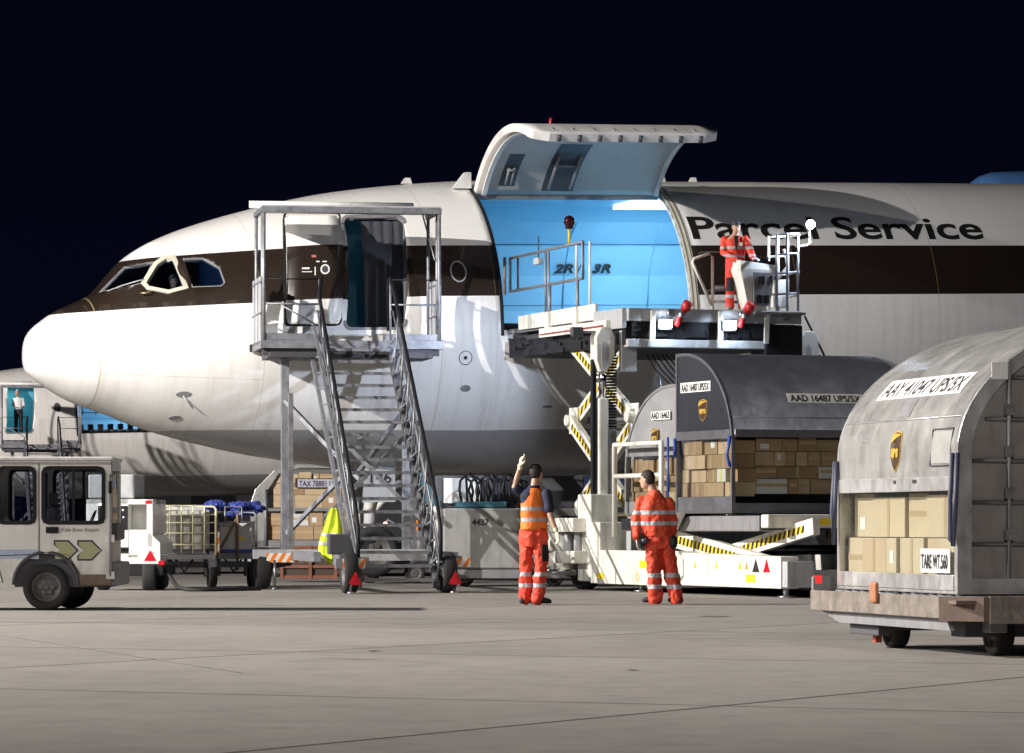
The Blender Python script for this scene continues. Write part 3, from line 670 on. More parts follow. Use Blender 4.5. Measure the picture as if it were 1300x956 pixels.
# ------------------------------------------------------------------ mobile passenger stairs
def hi_vis_text(): pass
def stairs(label, loc, psi, main=True):
    st = thing('passenger_stairs', label, 'stairs', loc, psi)
    W, D, ZF, ZC = 3.11, 1.55, 4.33, 6.70                        # platform width, depth, floor and canopy height
    sx0, sx1, RUN = 1.0, 2.22, 6.0                                # the flight's left and right stringer, its run
    # platform
    B('platform_floor', galv, st, (0, W, 0, D, ZF - .05, ZF), bevel=.005)
    B('platform_frame', galv, st, (0, W, -.06, 0, ZF - .12, ZF + .02), (0, W, D, D + .06, ZF - .12, ZF + .02), (-.06, 0, -.06, D + .06, ZF - .12, ZF + .02), (W, W + .06, -.06, D + .06, ZF - .12, ZF + .02))
    B('underframe', dgrey, st, (.1, W - .1, .05, D - .1, ZF - .28, ZF - .12), (-.02, W + .02, .1, .2, ZF - .24, ZF - .14), bevel=.01)
    B('kick_plate', galv, st, (0, 1.0, D - .02, D, ZF + .04, ZF + .22), (0, sx0 - .05, .0, .015, ZF + .03, ZF + .14), (sx1 + .05, W, .0, .015, ZF + .03, ZF + .14), (2.3, W, D - .02, D, ZF + .04, ZF + .22))
    for x in (0, W):
        for y in (0, .26): T('canopy_post', galv, st, [(x, y + .0, ZF - .1), (x, y, ZC - .05)], r=.032, n=8)
        T('canopy_post', galv, st, [(x, D - .1, ZF), (x, D - .1, ZC + .02)], r=.03)
    B('canopy_beam', galv, st, (-.04, W + .04, -.04, .04, ZC - .1, ZC), (-.04, .04, .04, D, ZC - .08, ZC), (W - .04, W + .04, .04, D, ZC - .08, ZC))
    B('canopy_roof', lgrey, st, (-.03, W + .03, -.02, D + .05, ZC + .005, ZC + .03))
    T('canopy_roller', white, st, [(-.18, D * .55, ZC + .1), (W - .35, D * .55, ZC + .1)], r=.065, n=12)
    T('canopy_brace', galv, st, [(.02, D * .5, ZC), (.02, .05, ZC - .5)], [(W - .1, D - .1, ZC), (W - .05, .2, ZC - .9)], r=.015)
    # guard rails
    for x0, x1 in ((0, sx0 - .02), (sx1 + .02, W)):
        T('guard_rail', galv, st, [(x0, 0, ZF + .66), (x1, 0, ZF + .66)], r=.017)
        T('guard_rail', bpaint, st, [(x0, 0, ZF + 1.1), (x1, 0, ZF + 1.1)], r=.012)
        T('guard_post', galv, st, [(x0 if x0 > 1 else x1, 0, ZF), (x0 if x0 > 1 else x1, 0, ZF + 1.1)], r=.02)
    T('guard_rail', galv, st, [(.3, 0, ZF + .64), (sx0 - .05, 0, ZF + .28)], r=.014)
    for x in (-.06, W + .02):
        for k, y in enumerate((.25, .55, .85, 1.15, 1.45)):
            B('side_guard', lgrey if k % 2 == 0 else galv, st, (x, x + .04, y - .1, y + .1, ZF - .05, ZF + 1.15), bevel=.01)
        T('guard_rail', galv, st, [(x, 0, ZF + 1.05), (x, D, ZF + 1.05)], [(x, 0, ZF + .5), (x, D, ZF + .5)], r=.018)
    B('bumper', black, st, (-.1, 1.2, D + .06, D + .16, ZF - .12, ZF + .02), (1.9, W, D + .06, D + .16, ZF - .12, ZF + .02), bevel=.02)
    # the flight
    N = 18; top = Vector((0, -.02, ZF)); bot = Vector((0, -RUN, .24)); sl = (bot - top)
    for k in range(N + 1):
        f = (k + .6) / (N + .6); p = top + sl * f
        mb = MB(); mb.box(sx0 + .04, sx1 - .04, p.y - .14, p.y + .11, p.z - .035, p.z); mb.box(sx0 + .04, sx1 - .04, p.y - .143, p.y - .125, p.z - .05, p.z + .004)
        mb.build('step', galv, st)
    for s_, x in ((-1, sx0), (1, sx1)):
        mb = MB(); d_ = sl.normalized(); nrm = Vector((0, -d_.z, d_.y)); nrm = nrm if nrm.z > 0 else -nrm
        X = Vector((x, 0, 0))
        mb.beam(top + X - nrm * .12, bot + X - nrm * .12, .06, .16, nrm)
        mb.beam(top + X + Vector((s_ * .13, 0, 0)) + nrm * .30, bot + X + Vector((s_ * .06, 0, 0)) + nrm * .30, .05, .05, nrm)
        mb.beam(top + X + Vector((s_ * .13, 0, 0)) - nrm * .36, bot + X + Vector((s_ * .06, 0, 0)) - nrm * .20, .06, .08, nrm)
        for k in range(14):
            a_ = top + sl * (k / 14) + X; b_ = top + sl * ((k + 1) / 14) + X
            o1 = Vector((s_ * .1, 0, 0))
            mb.beam(a_ - nrm * .05, (a_ + b_) / 2 + o1 + nrm * .29, .03, .03); mb.beam((a_ + b_) / 2 + o1 + nrm * .29, b_ - nrm * .05, .03, .03)
            mb.beam(a_ + o1 - nrm * .34, (a_ + b_) / 2 - nrm * .14, .03, .03)
        mb.build('stringer', galv, st)
        hr = [top + X + Vector((0, .12, .2)), top + X + Vector((0, .10, 1.02)), top + X + Vector((0, -.1, 1.12))]
        hr += [top + X + sl * f + Vector((s_ * .06, 0, 1.0)) for f in (.05, .25, .5, .75, .97)] + [bot + X + Vector((s_ * .06, -.12, .80)), bot + X + Vector((s_ * .06, -.14, .2))]
        T('handrail', bpaint, st, hr, r=.033, n=10)
        for k in range(1, 8):
            p = top + sl * (k / 8) + X; T('handrail_post', galv, st, [p + nrm * .0, p + Vector((s_ * .06, 0, 1.0))], r=.016)
        T('handrail_bar', galv, st, [top + X + Vector((s_ * .06, 0, .55)), bot + X + Vector((s_ * .06, 0, .5))], r=.014)
    # supporting legs and bracing
    for x, y in ((.42, .5), (2.6, .6)):
        B('support_leg', galv, st, (x - .07, x + .07, y - .07, y + .07, .6, ZF - .28), bevel=.005)
        B('inner_leg', steel, st, (x - .045, x + .045, y - 1.0 - .045, y - 1.0 + .045, .6, 3.4), bevel=.004)
    for a_, b_ in (((.42, .45, 3.3), (1.6, -.8, 1.9)), ((.45, .42, .95), (1.45, -.8, 2.1)), ((.9, -1.4, 1.2), (2.6, -1.2, 2.9)), ((.9, -1.2, 2.9), (2.6, -1.4, 1.2)), ((2.6, .5, 3.2), (1.5, -1.4, 2.0))):
        q = MB(); q.beam(a_, b_, .07, .07); q.build('cross_brace', galv, st)
    # chassis
    B('chassis_rail', galv, st, (.30, .42, -5.4, 1.0, .50, .66), (2.55, 2.67, -5.4, 1.0, .50, .66), bevel=.005)
    B('cross_member', lgrey, st, (-.35, 2.9, -1.75, -1.63, .52, .68), (.3, 2.7, -3.6, -3.5, .5, .62), bevel=.005)
    B('cross_member', galv, st, (.2, 2.8, -5.5, -5.38, .5, .64), bevel=.005) if False else None
    B('tow_box', bpaint, st, (.95, 1.45, -1.6, -1.2, .55, .8), bevel=.02)
    wheel(st, (-.18, -1.45, .36), .36, .24, (1, .1, 0)); wheel(st, (.78, -6.25, .33), .33, .22, (1, .05, 0)); wheel(st, (2.42, -5.9, .33), .33, .22, (1, .05, 0))
    B('outrigger', galv, st, (.55, .98, -6.35, -6.25, .40, .56), (.62, .92, -6.2, -5.2, .45, .62), (.9, 1.1, -6.3, -5.6, .5, .58), bevel=.005)
    B('outrigger', galv, st, (2.26, 2.7, -6.0, -5.9, .40, .56), (2.5, 2.66, -5.9, -5.2, .42, .6), bevel=.005)
    B('hazard_board', hzow, st, (-.12, .62, -1.78, -1.75, .46, .62)); B('hazard_board', hzow, st, (.66, 1.02, -6.42, -6.40, .40, .56)); B('hazard_board', hzow, st, (2.48, 2.78, -6.04, -6.02, .42, .56))
    for x, y in ((.84, -6.62), (2.5, -6.28)):
        q = MB(); q.prism([(x - .11, .16), (x + .11, .16), (x, .36)], FY(y), 0, .02); q.prism([(x - .085, .14), (x + .085, .14), (x, .29)], FY(y - .001), -.012, .0); q.build('warning_triangle', refl, st)
        T('triangle_stalk', galv, st, [(x, y + .02, .18), (x, y + .3, .42)], r=.015)
    for x, y in ((-.0, -1.95), (.78, -6.5), (2.5, -6.1)):
        q = MB(); q.cyl((x, y, .04), (x, y, .5), .022, 8); q.cyl((x, y, 0.002), (x, y, .04), .08, 14, .04); q.build('jack_leg', steel, st)
    q = MB(); q.cyl((-.18, -1.3, .36), (.35, -1.3, .45), .05, 10); q.beam((-.2, -1.0, .42), (-1.0, -.6, .42), .1, .1); q.build('axle', dgrey, st)
    B('control_box', dgrey, st, (.55, .95, -5.4, -5.1, .62, .95), bevel=.02)
    return st
ps = stairs('galvanised mobile stairs with canopy and black handrails at the freighter crew door', (P(335, 668, 69.2).x, 69.2, 0), R(9))
fs = copy_tree(ps); fs['label'] = 'distant boarding stairs under the open door of the plain white aircraft'; fs.location = (P(6, 668, 158).x, 157.2, .0); fs.rotation_euler = (0, 0, R(9))
# traffic vest hung on the left stringer
vm = mat('fluorescent_yellow_cloth', (.66, .85, .03), .7, bump=.5, bscale=12)
v = MB(); vx = P(424, 660, 64.6); rows = []
for j in range(15):
    f = j / 14; z = 1.38 - f * .92; hw = .05 + .17 * min(1, f * 1.5) ** .8; sh_ = -.07 * f if f < .75 else -.07 * .75 + .22 * (f - .75)
    if f > .78: hw *= 1 - .6 * (f - .78) / .22
    rows.append([Vector((hw * math.cos(R(a)) + sh_, .06 * math.sin(R(a)) + .025 * math.sin(a * .09 + 5 * f) , z)) for a in range(0, 360, 15)])
v.loft(rows)
vo = v.build('safety_vest', vm); tag(vo, 'fluorescent yellow safety vest hanging on the left side of the stairs', 'safety vest'); vo.location = (vx.x, vx.y, .0)
q = MB()
for z in (.94, .80):
    f = (1.38 - z) / .92; hw = .05 + .17 * min(1, f * 1.5) ** .8 + .004
    q.loft([[Vector((hw * math.cos(R(a)) * (1 if a < 400 else 1) - .07 * f, .068 * math.sin(R(a)) + .025 * math.sin(a * .09 + 5 * f), z + dz)) for a in range(0, 360, 15)] for dz in (-.025, .025)], cap=False)
q.build('reflective_band', mat('reflective_tape', (.62, .63, .66), .35, .2, var=.1), vo)
vo.rotation_euler = (0, 0, R(-10))

# ------------------------------------------------------------------ cargo loader
PSI = R(20.5)
LO = Vector((.03, 71.5, 0))
LM = Matrix.Translation(LO) @ Matrix.Rotation(PSI, 4, 'Z')
def LW(x, y, z): return LM @ Vector((x, y, z))
def loader():
    ld = thing('cargo_loader', 'cream scissor cargo loader raised to the open side door of the freighter', 'loader', LO, PSI)
    Wd = 3.1; ZD = 4.74
    # bridge deck
    B('bridge_deck', mgrey, ld, (0, Wd, -5.4, .25, ZD - .16, ZD - .08), bevel=.01)
    B('deck_edge', lgrey, ld, (0, Wd + .1, -5.52, -5.42, ZD - .20, ZD + .02), bevel=.01)
    B('deck_machinery', dgrey, ld, (.1, Wd, -5.3, -.3, ZD - .62, ZD - .2), (.15, 1.2, -.3, .3, ZD - .5, ZD - .14), bevel=.03)
    q = MB()
    for k in range(34): q.cyl((.25, -5.3 + k * .165, ZD - .05), (Wd - .25, -5.3 + k * .165, ZD - .05), .04, 8)
    q.build('deck_roller', steel, ld)
    q = MB(); rnd = random.Random(5)
    q.box(.1, Wd, -5.46, -5.40, ZD - .46, ZD - .21)
    for k in range(60):
        x, y, z = rnd.uniform(.1, Wd - .2), rnd.uniform(-5.5, -5.42), rnd.uniform(ZD - .52, ZD - .26)
        q.box(x, x + rnd.uniform(.05, .22), y, y + .1, z, z + rnd.uniform(.04, .16))
    q.box(-.01, .1, -5.4, .2, ZD - .6, ZD - .3)
    for k in range(50):
        x, y, z = rnd.uniform(-.02, .05), rnd.uniform(-4.9, -.1), rnd.uniform(ZD - .62, ZD - .28)
        q.box(x - .05, x + .05, y, y + rnd.uniform(.06, .25), z, z + rnd.uniform(.04, .15))
    q.build('underdeck_fitting', bpaint, ld)
    B('cross_beam', lgrey, ld, (.0, Wd + .1, -5.5, -5.3, ZD - .64, ZD - .50), bevel=.015)
    for x0, x1 in ((.12, .42), (Wd - .12, Wd - .42)):
        q = MB(); q.beam((x0, -5.2, ZD - .35), (x0 - .0, -5.2, ZD - 1.05), .28, .12, (0, 1, 0)); q.build('deck_bracket', lgrey, ld, .01)
    # left guard wall
    q = MB(); q.prism([(-.4, ZD - .12), (-4.15, ZD - .12), (-4.15, ZD + .16), (-.4, ZD + .13)], FX(-.06), 0, .05); q.build('guard_wall', cream, ld, .008)
    q = MB(); q.prism([(-1.7, ZD - .32), (-4.9, ZD - .32), (-4.9, ZD - .16), (-1.7, ZD - .16)], FX(-.16), 0, .08); q.build('side_bumper', cream, ld, .008)
    T('red_cable', red, ld, [(-.18, -1.8, ZD - .27), (-.18, -4.8, ZD - .25)], r=.012)
    B('deck_side', lgrey, ld, (-.08, 0, -5.42, -4.1, ZD - .32, ZD + .02), bevel=.01)
    # left hand rail with beacon
    T('hand_rail', galv, ld, [(-.05, .05, ZD + .60), (-.05, .05, ZD + 1.20), (-.05, -3.55, ZD + 1.26), (-.05, -3.55, ZD + .63), (-.05, .05, ZD + .60)], r=.028, n=10)
    T('hand_rail', mgrey, ld, [(-.1, .2, ZD + .55), (-.1, .2, ZD + 1.23)], r=.03)
    for y in (-.35, -1.75, -1.9, -3.25): T('rail_post', galv if y > -2 else cream, ld, [(-.05, y, ZD + (.6 if y > -1 or y < -3 else .0)), (-.05, y, ZD + 1.22)], r=.022)
    for y in (-1.95, -3.3): T('rail_post', galv, ld, [(-.05, y, ZD - .1), (-.05, y, ZD + .62)], r=.03); B('post_foot', cream, ld, (-.12, .02, y - .09, y + .09, ZD - .2, ZD + .12), bevel=.01)
    T('rail_post', cream, ld, [(-.04, -3.85, ZD - .1), (-.04, -3.85, ZD + 1.25)], r=.022)
    T('beacon_stalk', yellow, ld, [(-.05, -2.9, ZD + 1.25), (-.05, -2.9, ZD + 1.55)], r=.022)
    q = MB(); q.sphere((-.05, -2.9, ZD + 1.66), .1, 16, (1, 1, 1.1)); q.cyl((-.05, -2.9, ZD + 1.53), (-.05, -2.9, ZD + 1.6), .07); q.build('beacon', mat('beacon_glass', (.03, .005, .01), .1, var=0), ld)
    T('antenna_stalk', dgrey, ld, [(-.05, -1.4, ZD + 1.1), (-.05, -1.4, ZD + 1.5)], r=.015); B('sensor_box', lgrey, ld, (-.1, .0, -1.5, -1.25, ZD + 1.0, ZD + 1.12), bevel=.02)
    # front edge fittings
    for x in (.42, 1.66, 2.52): q = MB(); q.beam((x, -5.6, ZD - .02), (x - .02, -5.6, ZD - .55), .09, .05, (0, 1, 0)); q.build('stop_post', cream, ld, .01)
    for x in (.75, 2.08, 2.9): q = MB(); q.cyl((x, -5.62, ZD - .07), (x, -5.45, ZD - .07), .07, 14); q.build('guide_roller', steel, ld)
    for x in (.82, 1.98):
        q = MB(); q.tube([(x, -5.62, ZD - .28), (x + .16, -5.66, ZD + .02)], .055, 12); q.tube([(x + .15, -5.66, ZD), (x + .22, -5.67, ZD + .13)], .085, 14); q.build('guide_arm', red, ld)
        q = MB(); q.tube([(x + .08, -5.64, ZD - .13), (x + .12, -5.65, ZD - .04)], .066, 12); q.build('arm_clamp', steel, ld)
    for x in (.50, 1.68):
        lm = B('work_lamp', lampw, ld, (x, x + .22, -5.70, -5.66, ZD - .31, ZD - .18))
        B('lamp_housing', dgrey, ld, (x - .02, x + .24, -5.66, -5.58, ZD - .35, ZD - .18), bevel=.01)
        l = bpy.data.lights.new('work_or_fill_light', 'SPOT'); l.energy = 45; l.color = (.66, .8, 1); l.spot_size = R(150); l.shadow_soft_size = .08
        lo = bpy.data.objects.new('work_or_fill_light', l); C.objects.link(lo); lo.parent = ld; lo.location = (x + .11, -5.76, ZD - .27); lo.rotation_euler = (R(55), 0, 0)
    # operator station
    T('loop_rail', cream, ld, [(1.72, -5.1, ZD), (1.72, -5.1, ZD + .95), (1.66, -5.1, ZD + 1.0), (1.37, -5.1, ZD + .9), (1.35, -5.1, ZD + .84), (1.70, -5.1, ZD + .12)], r=.026, n=10)
    T('loop_rail', mgrey, ld, [(1.75, -5.1, ZD + .42), (2.3, -5.1, ZD + .44)], r=.04)
    T('loop_rail', lgrey, ld, [(1.75, -5.1, ZD + .18), (2.3, -5.1, ZD + .18)], r=.025)
    q = MB()
    base = [(2.46, -5.5), (2.82, -5.42), (2.78, -5.12), (2.42, -5.2)]; topp = [(2.25, -5.62), (2.98, -5.48), (2.92, -5.05), (2.22, -5.2)]
    q.loft([[Vector((a, b, ZD + .02)) for a, b in base], [Vector((a, b, ZD + .72)) for a, b in topp], [Vector((a + .03, b * .99 - .03, ZD + (.86 if k in (0, 3) else .80))) for k, (a, b) in enumerate(topp)]], sm=False)
    cn = q.build('control_console', cream, ld, .01)
    q = MB(); q.prism([(2.53, ZD + .10), (2.85, ZD + .10), (2.93, ZD + .66), (2.5, ZD + .66)], lambda a, b, d: Vector((a, -5.55 + (a - 2.5) * .18 - (b - ZD - .1) * .09 + d, b)), -.02, .02); q.build('console_panel', mgrey, cn)
    for a0, b0, w_, h_ in ((2.60, .46, .12, .14), (2.58, .14, .1, .14), (2.72, .14, .1, .14), (2.84, .5, .03, .12)):
        q = MB(); q.prism([(a0, ZD + b0), (a0 + w_, ZD + b0), (a0 + w_, ZD + b0 + h_), (a0, ZD + b0 + h_)], lambda a, b, d: Vector((a, -5.55 + (a - 2.5) * .18 - (b - ZD - .1) * .09 + d, b)), -.035, .0); q.build('console_button', bpaint, cn)
    q = MB()
    for k in range(9): q.tube([(2.5 + .05 * k, -5.3, ZD + .84), (2.52 + .05 * k, -5.34 + .03 * (k % 3), ZD + .95 + .05 * (k % 2))], .014, 6); 
    q.box(2.42, 2.95, -5.45, -5.2, ZD + .82, ZD + .87); q.build('control_lever', bpaint, cn)
    for y_, x0, x1 in ((-5.5, 2.98, 3.38), (-4.95, 3.08, 3.44)):
        q = MB()
        for x in (x0, (x0 + x1) / 2, x1): q.tube([(x, y_, ZD + .02), (x, y_, ZD + 1.34)], .024, 8)
        for z in (.3, .66, .98, 1.32): q.tube([(x0, y_, ZD + z), (x1, y_, ZD + z + .03)], .02, 8)
        q.build('cage_panel', galv if y_ < -5 else cream, ld)
    q = MB()
    for z in (.3, .7, 1.33): q.tube([(3.4, -5.5, ZD + z), (3.46, -4.95, ZD + z)], .022, 8)
    q.build('cage_rail', cream, ld)
    q = MB(); q.box(3.1, 3.36, -5.2, -4.98, ZD + .1, ZD + .3); q.box(3.12, 3.3, -5.2, -5.0, ZD + .34, ZD + .58); q.tube([(3.15, -5.2, ZD + .6), (3.3, -5.25, ZD + .8), (3.25, -5.2, ZD + 1.1)], .03, 8); q.build('cage_equipment', cream, ld, .01)
    B('operator_floor', mgrey, ld, (1.2, 3.22, -5.42, -4.6, ZD - .04, ZD), (2.3, 3.22, -5.66, -5.42, ZD - .05, ZD - .005), bevel=.008)
    B('battery_box', bpaint, ld, (2.75, 3.45, -5.55, -4.9, ZD - .75, ZD - .22), bevel=.03)
    T('hanging_strut', mat('blue_grey_paint', (.12, .14, .2), .5), ld, [(3.02, -5.5, ZD - .6), (3.02, -5.5, ZD - 1.1)], r=.035)
    T('hanging_strut', MATS['blue_grey_paint'], ld, [(3.2, -5.5, ZD - .6), (3.2, -5.5, ZD - 1.1)], r=.035)
    T('lamp_arm', cream, ld, [(3.42, -5.3, ZD + 1.14), (3.60, -5.4, ZD + 1.16), (3.64, -5.42, ZD + 1.2), (3.64, -5.42, ZD + 1.46)], r=.02)
    q = MB(); q.sphere((3.64, -5.45, ZD + 1.52), .075, 20); q.build('work_lamp', mat('flood_lamp', (.8, .9, 1), .3, emit=(.75, .86, 1), es=160, var=0), ld)
    for nm, en, rot, sp in (('work_or_fill_light', 230, (R(78), 0, R(92)), 170),):
        l = bpy.data.lights.new(nm, 'POINT'); l.energy = en; l.color = (.66, .78, 1); l.shadow_soft_size = .1
        lo = bpy.data.objects.new(nm, l); C.objects.link(lo); lo.parent = ld; lo.location = (3.42, -5.66, ZD + 1.52)
    for ch in list(ld.children):
        if ch.name.split('.')[0] in ('control_console', 'cage_panel', 'cage_rail', 'cage_equipment', 'lamp_arm', 'battery_box', 'hanging_strut') or (ch.name.split('.')[0] == 'work_lamp' and ch.data.vertices[0].co.z > ZD + 1): ch.location.x -= .24
    l = bpy.data.lights.new('work_or_fill_light', 'SPOT'); l.energy = 1000; l.color = (.70, .80, 1); l.spot_size = R(58); l.spot_blend = .6; l.shadow_soft_size = .05  # added spot for the bluish light on the hull beside the bridge
    lo = bpy.data.objects.new('work_or_fill_light', l); C.objects.link(lo); lo.parent = ld; lo.location = (-.78, -4.9, 4.36); B('lamp_housing', dgrey, ld, (-.86, -.66, -5.14, -5.0, 4.28, 4.44), bevel=.02); B('added_lamp_stalk', mgrey, ld, (-.7, -.2, -5.12, -5.08, 4.34, 4.38)); lo.rotation_euler = Vector((-.9, 5.2, -.9)).to_track_quat('-Z', 'Y').to_euler()  # housing and stalk here are made up to carry the added spot
    # guide masts, one each side
    for x, sd in ((-.34, -1), (3.44, 1)):
        y = -5.1; m_ = bpy.data.objects.new('mast', None)
        mast = B('mast', cream, ld, (x - .07, x + .115, y - .1, y + .1, .3, 3.25), bevel=.03)
        q = MB(); q.cyl((x + .03, y - .02, 3.2), (x + .03, y - .02, 3.9), .065, 16); q.build('lift_rod', chrome, mast)
        B('slide_rail', bpaint, mast, (x - .17, x - .09, y - .05, y + .05, .5, 3.9), bevel=.01)
        q = MB()
        for k in range(26): q.box(x + .12, x + .26, y - .09, y + .09, 2.75 + k * .05, 2.785 + k * .05)
        q.build('chain', bpaint, mast)
        B('chain_anchor', lgrey, mast, (x + .13, x + .25, y - .07, y + .07, .6, 2.6), bevel=.02); B('chain_link', steel, mast, (x + .12, x + .26, y - .1, y + .08, 2.42, 2.72), bevel=.02)
        q = MB(); q.prism([(-.10, 3.68), (-.17, 3.88), (-.17, 4.28), (-.08, 4.44), (.09, 4.44), (.17, 4.28), (.17, 3.95), (.02, 3.68)], lambda a, b, d: Vector((x + .03 + a, y + d, b)), -.17, .13); q.build('mast_head', cream, mast, .02)
        q = MB(); q.prism([(.0, 3.72), (-.05, 3.8), (-.05, 4.15), (.0, 4.2), (.05, 4.15), (.05, 3.8)], lambda a, b, d: Vector((x + .0 + a, y - .175 + d, b)), -.008, .0); q.build('head_slot', lgrey, mast)
    # the bridge's scissor legs
    def leg(x, p, q_, w_=.26, th=.10, hz=True, nm='scissor_leg'):
        mb = MB(); mb.beam((x, *p), (x, *q_), th, w_, (0, 0, 1)); o = mb.build(nm, cream, ld, .01)
        if hz:
            a_, b_ = Vector((x - th / 2 - .004, *p)), Vector((x - th / 2 - .004, *q_)); mb = MB(); mb.beam(a_.lerp(b_, .06), a_.lerp(b_, .94), .004, w_ * .42); mb.build('stripe', hzby, o)
        return o
    for x in (.12, Wd - .12):
        leg(x, (-2.55, 4.32), (-5.35, 2.95)); leg(x + .13, (-5.35, 4.32), (-2.55, 2.95))
        leg(x, (-2.55, 2.92), (-5.35, 1.36)); leg(x + .13, (-5.35, 2.92), (-2.55, 1.36))
        for y in (-2.55, -5.35):
            q = MB(); q.cyl((x - .1, y, 2.935), (x + .28, y, 2.935), .10, 16); q.prism([(y - .2, 2.7), (y + .2, 2.7), (y + .2, 3.16), (y - .2, 3.16)], FX(x + .04), 0, .03); q.build('scissor_joint', cream, ld, .01)
        for z in (3.63, 2.15):
            q = MB(); q.cyl((x - .1, -3.95, z), (x + .26, -3.95, z), .07, 14); q.build('scissor_pivot', steel, ld)
    for y, z in ((-2.55, 2.935), (-5.35, 2.935), (-2.55, 1.36)): q = MB(); q.cyl((.2, y, z), (Wd, y, z), .06, 12); q.build('cross_shaft', lgrey, ld)
    # hoses in loops under the bridge
    for k in range(9):
        x = .55 + k * .09; T('hose', black, ld, [(x, -5.0, 4.0), (x + .15 + .02 * k, -5.0, 3.75), (x + .75, -5.0, 3.2), (x + .95, -4.9, 2.9), (x + .9, -4.8, 2.5), (x + 1.1, -4.8, 2.1)], r=.012, n=5)
    for k in range(6):
        x = 1.5 + k * .07; T('hose', black, ld, [(x, -4.8, 4.0), (x + .6, -4.8, 3.4), (x + 1.4, -4.8, 2.6)], r=.012, n=5)
    q = MB(); q.tube([(.75, -5.1, 3.6), (.8, -5.1, 3.1), (1.2, -5.1, 2.6), (1.7, -5.0, 2.1)], .035); q.build('hose_guide', steel, ld)
    B('rear_cross_beam', lgrey, ld, (.1, Wd, -3.0, -2.8, 2.6, 2.75), (.1, Wd, -5.5, -5.38, 2.05, 2.35), bevel=.01)
    # chassis
    def side(x):
        q = MB(); q.prism([(-5.6, .12), (-9.05, .12), (-9.3, .30), (-9.3, .55), (-9.1, .68), (-5.6, .68)], FX(x), 0, .34); q.build('chassis_beam', cream, ld, .01)
        q = MB(); q.prism([(-9.0, .14), (-13.0, .14), (-13.0, .62), (-9.2, .66)], FX(x + .03), 0, .3); q.build('chassis_beam', cream, ld, .01)
        B('end_box', lgrey, ld, (x + .05, x + .5, -13.2, -13.02, .16, .55), bevel=.01)
    side(-.62); side(3.15)
    B('chassis_floor', dgrey, ld, (-.3, 3.2, -12.9, -3.4, .2, .34), bevel=.01)
    B('cross_member', lgrey, ld, (-.3, 3.2, -13.05, -12.9, .2, .42), (-.2, 3.2, -6.1, -5.9, .3, 1.0), bevel=.01)
    for k, (y, w_, h_) in enumerate(((-7.7, .33, .1), (-11.9, .34, .1))):
        B('yellow_label', mat('yellow_label', (.85, .62, .02), .5, var=0), ld, (-.626 if k == 0 else -.596, -.62 if k == 0 else -.59, y - w_ / 2, y + w_ / 2, .40 if k == 0 else .22, .52 if k == 0 else .34))
    B('yellow_label', MATS['yellow_label'], ld, (-.626, -.62, -5.95, -5.65, .2, .3))
    for y in (-9.75, -10.6, -11.5, -11.75): q = MB(); q.prism([(y - .06, .42), (y + .06, .42), (y, .54)], FX(-.596), 0, .005); q.build('warning_sign', yellow if y > -11.6 else mat('orange_sign', (.7, .25, .05), .5, var=0), ld)
    for y in (-12.1, -12.5): q = MB(); q.prism([(y - .13, .38), (y + .13, .38), (y, .58)], FX(-.597), 0, .005); q.build('warning_sign', ink if y > -12.3 else refl, ld)
    for y in (-7.45, -7.95): q = MB(); q.ring([(y + .07 * math.cos(R(a)), .25 + .07 * math.sin(R(a))) for a in range(0, 360, 24)], [(y + .05 * math.cos(R(a)), .25 + .05 * math.sin(R(a))) for a in range(0, 360, 24)], FX(-.626), 0, .006); q.build('lashing_ring', yellow, ld)
    # drive unit and steering wheel box at the aircraft end
    B('drive_unit', cream, ld, (-.6, -.1, -5.3, -4.7, .15, 1.62), (-.62, .2, -5.75, -5.3, .12, 1.15), bevel=.02)
    B('drive_cover', cream, ld, (-.85, -.45, -5.1, -4.0, .98, 1.22), (-.85, -.5, -5.15, -4.2, .45, .66), bevel=.02)
    q = MB(); q.cyl((-.45, -3.9, .34), (-.45, -3.9, 1.05), .38, 28); q.build('reel', cream, ld)
    B('corner_post', cream, ld, (-.7, -.6, -3.45, -3.35, .3, 1.15), (-.72, .1, -4.4, -3.35, 1.1, 1.22), (-.72, -.5, -4.4, -3.4, .24, .34), bevel=.01)
    B('step_plate', galv, ld, (-.95, -.6, -4.6, -3.6, .28, .31))
    q = MB(); q.cyl((-.66, -4.85, .5), (-.66, -4.85, .98), .06, 14); q.cyl((-.66, -4.45, .5), (-.66, -4.45, .98), .08, 14); q.build('valve_block', lgrey, ld)
    B('rear_panel', lgrey, ld, (-.3, 3.2, -5.0, -4.9, .3, 1.25), bevel=.01)
    for x in (-.3, 3.2):
        wheel(ld, (x, -4.3, .38), .38, .3, (1, 0, 0)); wheel(ld, (x, -11.0, .3), .3, .25, (1, 0, 0)) if x > 0 else None
    for y in (-12.9, -7.2): q = MB(); q.cyl((-.45, y, .03), (-.45, y, .2), .05, 12); q.cyl((-.45, y, .0), (-.45, y, .03), .13, 16); q.build('jack_foot', steel, ld)
    # lifting platform carrying the two containers
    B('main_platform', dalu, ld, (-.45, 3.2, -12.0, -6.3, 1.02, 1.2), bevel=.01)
    q = MB()
    for k in range(34): q.cyl((-.4, -11.9 + k * .165, 1.215), (3.15, -11.9 + k * .165, 1.215), .03, 8)
    q.build('platform_roller', steel, ld)
    B('platform_guard', cream, ld, (-.5, .75, -12.32, -12.06, 1.05, 1.26), bevel=.03); B('yellow_label', MATS['yellow_label'], ld, (.35, .72, -12.326, -12.32, 1.10, 1.2))
    B('platform_edge', mgrey, ld, (.8, 3.2, -12.25, -12.0, 1.0, 1.24), (-.5, -.4, -12.0, -8.9, 1.0, 1.24), bevel=.02)
    q = MB(); q.prism([(-8.75, 1.3), (-9.3, 1.3), (-8.9, .98), (-8.75, .98)], FX(-.85), 0, .3); q.build('guide_bracket', cream, ld, .01)
